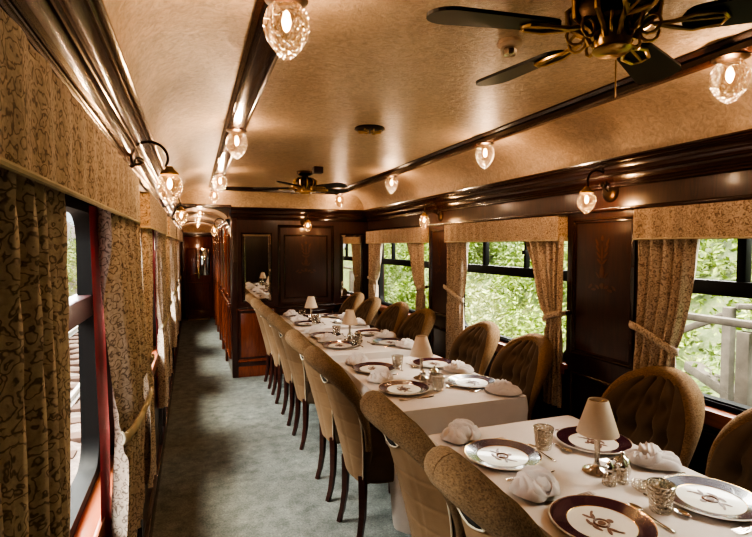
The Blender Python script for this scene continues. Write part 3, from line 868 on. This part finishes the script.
    # seat
    def seat(a, b):
        th = a * 2 * PI; ph = (b - 0.5) * PI
        ex = 0.32
        def pw(t): return math.copysign(abs(t) ** ex, t)
        cx, cy = pw(C(th)), pw(S(th)); cz = math.copysign(abs(S(ph)) ** 0.45, S(ph)); k = abs(C(ph)) ** 0.28
        x = cx * 0.215 * k; y = cy * (0.225 + 0.018 * cx) * k
        z = 0.435 + cz * 0.085 + (0.018 * (1 - (x / 0.22) ** 2) * (1 - (y / 0.25) ** 2) if cz > 0 else 0)
        return (x + 0.02, y, z)
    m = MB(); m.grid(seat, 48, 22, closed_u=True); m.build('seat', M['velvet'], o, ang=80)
    for sy in (-1, 1):
        m = MB(); m.tube([(-0.185, sy * 0.150, 0.40), (-0.185, sy * 0.152, 0.30), (-0.188, sy * 0.155, 0.18), (-0.205, sy * 0.158, 0.07), (-0.225, sy * 0.16, 0.0)], [0.026, 0.024, 0.021, 0.018, 0.017], 4)
        m.build('leg', M['wood_leg'], o, ang=30)
        m = MB(); m.lathe([(0.001, 0), (0.013, 0), (0.015, 0.02), (0.019, 0.12), (0.024, 0.26), (0.018, 0.28), (0.026, 0.30), (0.026, 0.40), (0.001, 0.40)], 14, (0.185, sy * 0.185, 0))
        m.build('leg', M['wood_leg'], o)
    return o
pc = Proto(make_chair)
LX = 0.965
tabn = ['nearest table', 'second table', 'third table', 'farthest table']
LY = [(1.115, 1.67), (2.59, 3.15), (4.0, 4.56), (5.22, 5.79)]
RY = [(1.14, 1.72), (2.69, 3.27), (4.12, 4.70), (5.30, 5.88)]
for t in range(4):
    for k in range(2):
        pc.place((LX + 0.035 + 0.02 * (t == 0), LY[t][k], 0), random.uniform(-0.03, 0.03), 'tan velvet chair on aisle side of the %s, %s of its pair' % (tabn[t], ('nearer', 'farther')[k]), 'chair', 'velvet dining chairs')
for t in range(4):
    for k in range(2):
        pc.place(([1.695, 1.695, 1.60, 1.52][t], RY[t][k], 0), PI + random.uniform(-0.04, 0.04), 'brown velvet button-back chair on window side of the %s, %s of its pair' % (tabn[t], ('nearer', 'farther')[k]), 'chair', 'velvet dining chairs', scale=(1, 1, 0.965))

# ------------------------------------------------------------------ tables
TX = 1.368; HWX = 0.395
TAB = [(0.72, 2.0), (2.33, 3.50), (3.72, 4.86), (5.02, 6.12)]
def table(idx, y0, y1):
    yc = (y0 + y1) / 2; h = (y1 - y0) / 2
    o = empty('dining_table', (TX, yc, 0))
    MB().box(-HWX + 0.01, HWX - 0.01, -h + 0.01, h - 0.01, 0.715, 0.743, 0.006).build('tabletop', M['wood'], o)
    for s in (-1, 1):
        m = MB(); m.lathe([(0.001, 0), (0.055, 0), (0.055, 0.015), (0.028, 0.04), (0.022, 0.1), (0.03, 0.3), (0.022, 0.5), (0.03, 0.66), (0.045, 0.72), (0.001, 0.72)], 16, (-0.075, s * (h - 0.12), 0)); m.build('leg', M['wood_leg'], o)
    tag(o, 'wooden table hidden under white cloth, the %s' % tabn[idx], 'table', 'dining tables')
    c = MB(); n = 200; per = []
    r = 0.02; a, b = HWX, h
    corners = rrect(-a, a, -b, b, r, 5)
    # resample outline
    L_ = []; tot = 0; P = corners + [corners[0]]
    for i in range(len(P) - 1): d_ = math.dist(P[i], P[i + 1]); L_.append(d_); tot += d_
    def at(s):
        s = s % 1 * tot; i = 0
        while s > L_[i]: s -= L_[i]; i += 1
        t = s / L_[i] if L_[i] else 0
        return (P[i][0] + (P[i + 1][0] - P[i][0]) * t, P[i][1] + (P[i + 1][1] - P[i][1]) * t)
    def hem(x, y):
        # the cloth is lifted over the chair seats along both long sides
        ex = min(1, max(0, (abs(y) - (b - 0.17)) / 0.12))
        lift = 0.565 if abs(x) > a - 0.05 else 0.13
        low = 0.13 if x < 0 else 0.32
        return lift if abs(x) <= a - 0.05 else lift * (1 - ex) + low * ex
    def f(u, v):
        x, y = at(u)
        nx, ny = (x / a if abs(x) > a - 0.03 else 0), (y / b if abs(y) > b - 0.03 else 0)
        l = math.hypot(nx, ny) or 1; nx /= l; ny /= l
        z = 0.752 - v * (0.752 - hem(x, y)); dz = 0.752 - z
        cd = math.exp(-((a - abs(x)) ** 2 + (b - abs(y)) ** 2) / 0.012)
        rp = 0.010 * dz * 2.0 * S(u * 2 * PI * 27 + 2 * S(u * 31)) + cd * dz * 0.07 + 0.004 * min(1, dz * 30) + 0.01 * dz
        if abs(x) > a - 0.03 and dz > 0.1: rp = min(rp, 0.008)
        return (x + nx * rp, y + ny * rp, z)
    vs = c.grid(f, n, 16, closed_u=True)
    c.bm.faces.new([v[0] for v in vs])
    t = c.build('tablecloth', M['cloth'], ang=60)
    t.location = (TX, yc, 0)
    tag(t, 'white linen tablecloth draped over the %s' % tabn[idx], 'tablecloth', 'white tablecloths')
for i, (a, b) in enumerate(TAB): table(i, a, b)
ZTB = 0.7535

# ------------------------------------------------------------------ tableware
def make_plate():
    o = empty('dinner_plate')
    m = MB(); m.lathe([(0.001, 0.001), (0.09, 0.001), (0.105, 0.004), (0.152, 0.0150), (0.153, 0.0175), (0.150, 0.0180), (0.104, 0.0075), (0.098, 0.0058), (0.001, 0.0052)], 64)
    m.build('plate_body', M['china'], o)
    m = MB(); m.lathe([(0.101, 0.0074), (0.104, 0.0082), (0.146, 0.0180), (0.1465, 0.0176)], 64); m.build('plum_rim', M['plum'], o)
    m = MB()
    m.lathe([(0.099, 0.0068), (0.1015, 0.0079)], 64); m.lathe([(0.1465, 0.0180), (0.1495, 0.0187)], 64); m.build('gilt_line', M['gilt'], o)
    m = MB(); z = 0.0062
    def bl(cx, cy, a, b, r, n=12):
        m.poly([(cx + a * C(t) * C(r) - b * S(t) * S(r), cy + a * C(t) * S(r) + b * S(t) * C(r), z) for t in [i * 2 * PI / n for i in range(n)]], 0.0008, (0, 0, 1))
    ringp = [(0.016 * C(i * PI / 8), 0.016 * S(i * PI / 8), z + 0.0006) for i in range(16)]
    m.tube(ringp, 0.0028, 6, closed=True)
    bl(0, 0, 0.009, 0.009, 0)
    for s in (-1, 1):
        bl(s * 0.030, 0.002, 0.014, 0.005, s * 0.5); bl(s * 0.034, -0.010, 0.012, 0.004, -s * 0.4); bl(s * 0.044, 0.012, 0.008, 0.003, s * 0.9)
        bl(s * 0.014, -0.024, 0.012, 0.004, s * 0.3)
    bl(0, 0.024, 0.008, 0.007, 0); bl(0, -0.022, 0.014, 0.004, 0)
    m.xform(Matrix.Diagonal((1.35, 1.35, 1, 1)))
    m.build('printed_crest', M['crest'], o, smooth=False)
    return o
def make_side():
    o = empty('side_plate')
    m = MB(); m.lathe([(0.001, 0.001), (0.045, 0.001), (0.078, 0.010), (0.079, 0.012), (0.046, 0.0045), (0.001, 0.004)], 40); m.build('plate_body', M['china'], o)
    m = MB(); m.lathe([(0.074, 0.0112), (0.0785, 0.0128)], 40); m.build('gilt_line', M['gilt'], o)
    return o
def make_napkin():
    m = MB()
    # crumpled fold: stacked ruffled layers with ridged creases
    for k in range(4):
        R_ = 0.112 - 0.018 * k; z0 = 0.002 + 0.010 * k; o_ = Vector((3.1 * k, 1.7 * k, 5 + k)); a0 = 0.5 * k
        def f(a, b):
            th = a * 2 * PI; r = b
            w = 1 + 0.16 * noise.noise(Vector((C(th) * 1.3, S(th) * 1.3, 0)) + o_) * 2
            x = R_ * r * C(th) * w; y = 0.66 * R_ * r * S(th) * w
            q = Vector((x * 9, y * 42, 0)) + o_
            rd = 1 - abs(noise.noise(q)) * 2.6
            z = z0 + 0.024 * math.sqrt(max(0, 1 - r ** 2.2)) + 0.019 * rd * (0.35 + 0.65 * r) * (1 - r ** 10)
            return (x * C(a0) - y * S(a0) + 0.006 * k, x * S(a0) + y * C(a0), max(0.001, z))
        m.grid(f, 56, 16, closed_u=True)
    return m.build('folded_napkin', M['napkin'], ang=70)
def make_glass():
    o = empty('tumbler')
    prof = [(0.001, 0.0), (0.030, 0.0), (0.032, 0.004), (0.034, 0.03), (0.038, 0.065), (0.041, 0.088), (0.040, 0.090), (0.036, 0.066), (0.031, 0.02), (0.001, 0.014)]
    m = MB(); m.lathe(prof, 36, fac=lambda u, v: 0.03 * abs(S(12 * PI * u)) if v < 0.6 else 0)
    m.build('glass_body', M['crystal'], o, ang=15)
    MB().lathe([(0.0405, 0.086), (0.0418, 0.0895), (0.0395, 0.091)], 36).build('rim', M['silver'], o)
    return o
def make_lamp():
    o = empty('table_lamp')
    m = MB(); m.lathe([(0.001, 0), (0.050, 0), (0.052, 0.004), (0.046, 0.010), (0.030, 0.014), (0.016, 0.022), (0.011, 0.030), (0.001, 0.030)], 36, fac=lambda u, v: 0.03 * S(20 * PI * u)); m.build('base', M['silver'], o)
    m = MB(); m.lathe([(0.011, 0.028), (0.012, 0.034), (0.008, 0.042), (0.010, 0.08), (0.012, 0.135), (0.016, 0.142), (0.010, 0.150), (0.005, 0.165), (0.005, 0.26), (0.001, 0.262)], 16); m.build('stem', M['silver'], o)
    m = MB(); m.lathe([(0.075, 0.148), (0.0745, 0.150), (0.036, 0.272), (0.034, 0.274), (0.033, 0.272), (0.072, 0.150), (0.075, 0.148)], 40); m.build('lamp_shade', M['shade'], o)
    m = MB()
    for k in range(3):
        a = k * 2 * PI / 3; m.tube([(0, 0, 0.262), (0.034 * C(a), 0.034 * S(a), 0.270)], 0.0015, 5)
    m.build('shade_carrier', M['brass'], o)
    return o
def make_shaker():
    o = empty('salt_shaker')
    m = MB(); m.lathe([(0.001, 0), (0.019, 0), (0.020, 0.004), (0.015, 0.03), (0.013, 0.045), (0.001, 0.045)], 12); m.build('shaker_body', M['crystal'], o, ang=15)
    m = MB(); m.lathe([(0.014, 0.043), (0.015, 0.048), (0.012, 0.058), (0.006, 0.066), (0.003, 0.070), (0.001, 0.074)], 16); m.build('shaker_cap', M['silver'], o)
    return o
def make_mustard():
    o = empty('mustard_pot')
    m = MB(); m.lathe([(0.001, 0), (0.020, 0), (0.024, 0.006), (0.026, 0.022), (0.022, 0.036), (0.023, 0.040), (0.001, 0.040)], 20); m.build('pot_body', M['silver'], o)
    m = MB(); m.lathe([(0.024, 0.040), (0.020, 0.048), (0.008, 0.054), (0.005, 0.058), (0.007, 0.064), (0.001, 0.067)], 20); m.build('lid', M['silver'], o)
    MB().tube([(0.025, 0, 0.034), (0.040, 0, 0.032), (0.042, 0, 0.018), (0.026, 0, 0.010)], 0.0025, 6).build('handle', M['silver'], o)
    return o
def make_butter():
    o = empty('butter_dish')
    m = MB(); m.lathe([(0.001, 0), (0.018, 0), (0.030, 0.012), (0.034, 0.026), (0.032, 0.027), (0.026, 0.014), (0.001, 0.008)], 28, fac=lambda u, v: 0.05 * S(10 * PI * u)); m.build('glass_bowl', M['crystal'], o, ang=15)
    return o
def cutlery(kind):
    def make():
        m = MB()
        # handle along +X, head at +X end
        def strip(pts, th=0.0022):
            up = [(x, w, z) for x, w, z in pts]; A = []
            for x, w, z in up: A.append([m.bm.verts.new((x, -w, z)), m.bm.verts.new((x, 0, z + th)), m.bm.verts.new((x, w, z)), m.bm.verts.new((x, 0, z - th * 0.4))])
            for i in range(len(A) - 1):
                for k in range(4): m.bm.faces.new((A[i][k], A[i][(k + 1) % 4], A[i + 1][(k + 1) % 4], A[i + 1][k]))
            m.bm.faces.new(A[0]); m.bm.faces.new(A[-1][::-1])
        if kind == 'knife': strip([(-0.105, 0.004, 0.003), (-0.10, 0.009, 0.003), (-0.02, 0.006, 0.003), (0.0, 0.005, 0.003), (0.005, 0.009, 0.002), (0.09, 0.009, 0.002), (0.11, 0.002, 0.002)])
        elif kind == 'fork':
            strip([(-0.10, 0.004, 0.002), (-0.095, 0.008, 0.002), (-0.03, 0.003, 0.004), (0.03, 0.003, 0.006), (0.042, 0.011, 0.004), (0.055, 0.012, 0.003)])
            for k in range(4):
                y = -0.0105 + k * 0.007; m.tube([(0.053, y, 0.003), (0.075, y, 0.003), (0.098, y, 0.006)], [0.002, 0.0018, 0.0008], 6)
        else:
            strip([(-0.09, 0.004, 0.002), (-0.085, 0.008, 0.002), (-0.03, 0.003, 0.004), (0.03, 0.003, 0.006)])
            def f(u, v):
                r = v; a = u * 2 * PI; x = 0.055 + 0.028 * r * C(a); y = 0.017 * r * S(a) * (1 - 0.15 * C(a))
                return (x, y, 0.002 + 0.006 * r * r)
            m.grid(f, 20, 5, closed_u=True)
        return m.build({'knife': 'table_knife', 'fork': 'table_fork', 'spoon': 'dessert_spoon'}[kind], M['silver'], ang=50)
    return Proto(make)
P_plate, P_side, P_nap, P_gl, P_lamp, P_sh, P_mu, P_bu = map(Proto, (make_plate, make_side, make_napkin, make_glass, make_lamp, make_shaker, make_mustard, make_butter))
P_k, P_f, P_s = cutlery('knife'), cutlery('fork'), cutlery('spoon')
SET = [(1.16, 1.68), (2.68, 3.20), (4.05, 4.55), (5.32, 5.82)]
for t in range(4):
    for k in range(2):
        y = SET[t][k]
        for side in (-1, 1):
            x = TX - 0.215 * 1 if side < 0 else TX + 0.235
            if side > 0: y2 = y - 0.01 
            else: y2 = y
            where = '%s side of %s, %s place' % ('aisle' if side < 0 else 'window', tabn[t], ('nearer', 'farther')[k])
            P_plate.place((x, y2, ZTB), (-PI / 2 if side < 0 else PI / 2), 'plum-rimmed crested dinner plate, ' + where, 'plate', 'crested dinner plates')
            dl = 1 if side < 0 else -1       # diner's left along Y
            ys = y2 + dl * 0.245 if not (k == 1 and side < 0 and False) else y2
            ys = min(max(ys, TAB[t][0] + 0.085), TAB[t][1] - 0.085)
            xs = x - 0.06 * (1 if side < 0 else -1)
            P_side.place((xs, ys, ZTB), 0, 'small white side plate under a napkin, ' + where, 'plate', 'side plates')
            P_nap.place((xs + 0.005, ys, ZTB + 0.0085), random.uniform(-0.4, 0.4) + (0.5 if side < 0 else 2.6), 'folded white linen napkin on a side plate, ' + where, 'napkin', 'folded napkins')
            rz = 0 if side < 0 else PI
            yk = y2 - dl * 0.175; yf = y2 + dl * 0.160
            if k == 0 and side < 0 or True:
                P_k.place((x, yk, ZTB), rz, 'silver table knife beside the plate, ' + where, 'knife', 'table knives')
            P_f.place((x + (0.02 if side < 0 else -0.02), yf, ZTB), rz, 'silver table fork beside the plate, ' + where, 'fork', 'table forks')
            P_s.place((x + (0.17 if side < 0 else -0.17), y2 - dl * 0.02, ZTB), PI / 2 * dl, 'silver dessert spoon above the plate, ' + where, 'spoon', 'dessert spoons')
    ly = [1.45, 2.88, 4.28, 5.58][t]; lx = [1.412, 1.36, 1.31, 1.25][t]
    P_lamp.place((lx, ly, ZTB), 0, 'silver table lamp with cream cone shade on the ' + tabn[t], 'table lamp', 'table lamps')
    P_sh.place((lx - 0.035, ly - 0.095, ZTB), 0, 'cut-glass salt shaker with silver cap, nearer of two on the ' + tabn[t], 'shaker', 'shakers', scale=(1.25, 1.25, 1.2))
    P_sh.place((lx + 0.020, ly - 0.10, ZTB), 0, 'cut-glass pepper shaker with silver cap, farther of two on the ' + tabn[t], 'shaker', 'shakers', scale=(1.25, 1.25, 1.2))
    P_mu.place((lx + 0.070, ly - 0.05, ZTB), 1.0, 'silver lidded mustard pot beside the lamp on the ' + tabn[t], 'pot', 'mustard pots', scale=(1.25, 1.25, 1.3))
    P_bu.place((lx + 0.035, ly - 0.165, ZTB), 0, 'small cut-glass butter dish in front of the shakers on the ' + tabn[t], 'dish', 'butter dishes')
    P_gl.place((lx - 0.045, [1.70, 3.17, 4.56, 5.85][t], ZTB), 0, 'cut-glass tumbler beyond the lamp on the ' + tabn[t], 'glass', 'cut-glass tumblers')
    P_gl.place((lx - 0.02, [1.16, 2.61, 4.02, 5.3][t], ZTB), 0, 'cut-glass tumbler on the camera side of the lamp on the ' + tabn[t], 'glass', 'cut-glass tumblers')

# ------------------------------------------------------------------ outside
def bankz(x, y):
    base = -0.9 + max(0, x - 3.4) * 1.15
    base = min(base, 5.5)
    return base + 0.35 * noise.noise(Vector((x * 0.7, y * 0.7, 0))) * min(1, max(0, x - 2.8)) + 0.1 * noise.noise(Vector((x * 3, y * 3, 4)))
m = MB()
m.grid(lambda u, v: (2.45 + u * 10, -6 + v * 46, bankz(2.45 + u * 10, -6 + v * 46)), 60, 200)
m.build('ground', M['bank'], kind='structure')
m = MB()
def lz(x): return -1.05 + (max(0, -x - 5.5) * 0.9)
m.grid(lambda u, v: (-0.45 - u * 14, -6 + v * 60, lz(-0.45 - u * 14) + 0.12 * noise.noise(Vector((u * 40, v * 160, 0)))), 60, 160)
m.build('ground', M['ballast'], kind='structure')

def bush_mesh(name, mat, n, R, leaf, seed, hgt=1.0, long=1.0):
    rnd = random.Random(seed); bm = bmesh.new()
    for i in range(n):
        while True:
            p = Vector((rnd.uniform(-1, 1), rnd.uniform(-1, 1), rnd.uniform(-0.6, 1)))
            if 0.3 < p.length < 1: break
        p.z *= hgt; p *= R
        p += Vector((noise.noise(p * 2), noise.noise(p * 2 + Vector((9, 0, 0))), noise.noise(p * 2 + Vector((0, 9, 0))))) * R * 0.5
        s = leaf * rnd.uniform(0.6, 1.3)
        d = Vector((rnd.uniform(-1, 1), rnd.uniform(-1, 1), rnd.uniform(-0.5, 0.7))).normalized()
        e = d.cross(Vector((rnd.uniform(-1, 1), rnd.uniform(-1, 1), rnd.uniform(-1, 1)))).normalized()
        nrm = d.cross(e)
        pts = [p - d * s * long, p + e * s * 0.42 + nrm * s * 0.1, p + d * s * long, p - e * s * 0.42 + nrm * s * 0.1]
        bm.faces.new([bm.verts.new(q) for q in pts])
    me = bpy.data.meshes.new(name); bm.to_mesh(me); bm.free(); me.materials.append(mat)
    return me
BM = [bush_mesh('shrub', M['leaf_a'], 2600, 0.75, 0.040, 1), bush_mesh('shrub', M['leaf_b'], 2600, 0.8, 0.042, 2), bush_mesh('shrub', M['leaf_c'], 2000, 0.7, 0.036, 3, 1.0, 1.5), bush_mesh('shrub', M['leaf_a'], 1300, 0.55, 0.06, 4, 0.8, 1.3)]
rnd = random.Random(11)
kindn = ['bright green leafy shrub', 'mid green dense shrub', 'pale yellow-green feathery shrub', 'broad-leaved green plant']
cnt = 0
for row, (x, st) in enumerate(((3.7, 1.15), (4.4, 0.95), (5.2, 1.1), (6.2, 1.3), (7.4, 1.6))):
    y = 0.2 + row * 0.3
    while y < (9 + row * 3.5):
        k = rnd.randrange(4)
        if row == 0: k = 3 if rnd.random() < 0.6 else 1
        o = bpy.data.objects.new('shrub', BM[k]); col.objects.link(o)
        xx = x + rnd.uniform(-0.2, 0.2); yy = y + rnd.uniform(-0.3, 0.3); s = rnd.uniform(0.8, 1.15) * (0.62 if row == 0 else 1.0)
        o.location = (xx, yy, bankz(xx, yy) + 0.15); o.rotation_euler = (0, 0, rnd.uniform(0, 6.28)); o.scale = (s, s, s)
        tag(o, kindn[k] + ' growing on the bank outside the right-hand windows', 'shrub', 'shrubs on the bank, ' + kindn[k])
        y += st * rnd.uniform(0.8, 1.2); cnt += 1
for i, (x, y) in enumerate([(-6.5, 1.0), (-7.0, 5), (-6.8, 9.5), (-6.3, 14), (-6.3, 19), (-6, 25), (-5.7, 31), (-6.6, 37)]):
    o = bpy.data.objects.new('shrub', BM[i % 3]); col.objects.link(o)
    o.location = (x, y, lz(x) + 1.0); s = 2.2; o.scale = (s, s, s); o.rotation_euler = (0, 0, i)
    tag(o, 'tall green bush beyond the track outside the left-hand windows', 'shrub', 'bushes beyond the track')

# timber handrail fence outside the nearest right window
def post(x, y, z0, z1, w=0.045, label=''):
    o = MB().box(-w, w, -w, w, 0, z1 - z0, 0.006).build('fence_post', M['timber']); o.location = (x, y, z0)
    return tag(o, label, 'post')
post(3.02, 1.98, -0.9, 1.10, 0.038, 'thick weathered timber post nearest the right window, carrying the handrail')
post(3.62, 2.50, -0.8, 1.16, 0.032, 'pale timber post standing behind the handrail outside the right window')
post(3.04, 2.70, -0.9, 1.10, 0.045, 'far timber post at the end of the long handrail')
def bar(a, b, w, h, label, cat='rail'):
    a, b = Vector(a), Vector(b); L_ = (b - a).length
    o = MB().box(-L_ / 2, L_ / 2, -w, w, -h, h, 0.006).build('hand_rail', M['timber'])
    o.location = (a + b) / 2; o.rotation_euler = (b - a).to_track_quat('X', 'Z').to_euler()
    return tag(o, label, cat)
bar((3.0, 0.4, 1.15), (3.04, 2.76, 1.14), 0.030, 0.022, 'long level timber handrail outside the nearest right window')
bar((3.62, 2.45, 1.17), (4.3, 1.9, 1.18), 0.03, 0.02, 'short upper timber rail behind the long handrail')
bar((3.60, 2.52, 1.10), (3.52, 3.2, 0.75), 0.02, 0.025, 'sloping timber brace running down from the pale post')
bar((3.5, 1.6, 0.28), (3.9, 3.0, 0.6), 0.06, 0.04, 'low sloping timber plank among the leaves')

# track outside the left windows
def rail(x, label):
    m = MB(); pts = [(x, -4 + i, -0.9) for i in range(50)]
    m.box(x - 0.035, x + 0.035, -4, 45, -0.93, -0.88, 0.008); m.box(x - 0.01, x + 0.01, -4, 45, -1.0, -0.93); m.box(x - 0.07, x + 0.07, -4, 45, -1.01, -0.985)
    return tag(m.build('railway_rail', M['rail'], ang=30), label, 'rail')
rail(-1.95, 'nearer bright steel rail on the track outside the left windows')
rail(-3.40, 'farther bright steel rail on the track outside the left windows')
def mk_sl(): return MB().box(-1.25, 1.25, -0.13, 0.13, -0.08, 0.02, 0.01).build('railway_sleeper', M['sleeper'])
psl = Proto(mk_sl)
for i in range(44): psl.place((-2.68, 1.5 + i * 0.7, -1.02), 0, 'dark wooden sleeper under the rails outside the left windows', 'sleeper', 'railway sleepers')

# carriage roof outside
m = MB()
m.grid(lambda u, v: ((XL + XR) / 2 - 1.42 * C(u * PI), Y0 - 0.1 + v * (YC - Y0 + 0.3), 2.10 + 0.40 * S(u * PI)), 24, 2)
m.box(XL - 0.14, XR + 0.14, Y0 - 0.1, Y0 - 0.06, -0.06, 2.4); m.box(XL - 0.14, XR + 0.14, YC + 0.1, YC + 0.14, -0.06, 2.4)
m.build('roof', M['frame'], kind='structure')

# ------------------------------------------------------------------ light
w = bpy.data.worlds.new('sky'); scene.world = w; w.use_nodes = True
bg = w.node_tree.nodes['Background']; bg.inputs['Color'].default_value = (0.80, 0.88, 0.95, 1); bg.inputs['Strength'].default_value = 1.6
sun = bpy.data.lights.new('sun', 'SUN'); sun.energy = 13.0; sun.angle = math.radians(25); sun.color = (1, 0.95, 0.82)
so = bpy.data.objects.new('sun', sun); col.objects.link(so)
so.rotation_euler = Vector((0.30, -0.15, -0.92)).to_track_quat('-Z', 'Y').to_euler()
def area(loc, target, sx, sy, e, c):  # unseen area lamps added outside, above the windows, to push daylight indoors
    l = bpy.data.lights.new('added_window_light', 'AREA'); l.shape = 'RECTANGLE'; l.size = sx; l.size_y = sy; l.energy = e; l.color = c
    o = bpy.data.objects.new('added_window_light', l); col.objects.link(o); o.location = loc
    o.rotation_euler = (Vector(target) - Vector(loc)).to_track_quat('-Z', 'Y').to_euler(); return o
for a, b in WIN:
    area((3.5, (a + b) / 2, 2.55), (1.5, (a + b) / 2, 0.8), b - a, 0.8, 110, (1.0, 0.97, 0.90))
for a, b in WINL[1:]:
    area((-1.5, (a + b) / 2, 2.5), (0.2, (a + b) / 2, 0.6), b - a, 0.8, 170, (0.98, 0.98, 0.94))

# ------------------------------------------------------------------ camera
F = 501.0
psi = math.atan(183 / 501 * math.cos(math.atan(22.5 / 501))); phi = math.atan(22.5 / 501)
cam = bpy.data.cameras.new('camera'); co = bpy.data.objects.new('camera', cam); col.objects.link(co)
cam.sensor_width = 36; cam.lens = F / 752 * 36; cam.clip_start = 0.02; cam.clip_end = 200
co.location = (0, 0, 1.6); co.rotation_euler = (PI / 2 - phi, 0, -psi)
scene.camera = co
scene.view_settings.view_transform = 'AgX'
scene.view_settings.look = 'AgX - High Contrast'
scene.view_settings.exposure = 0.5
scene.cycles.max_bounces = 8
scene.cycles.transparent_max_bounces = 16
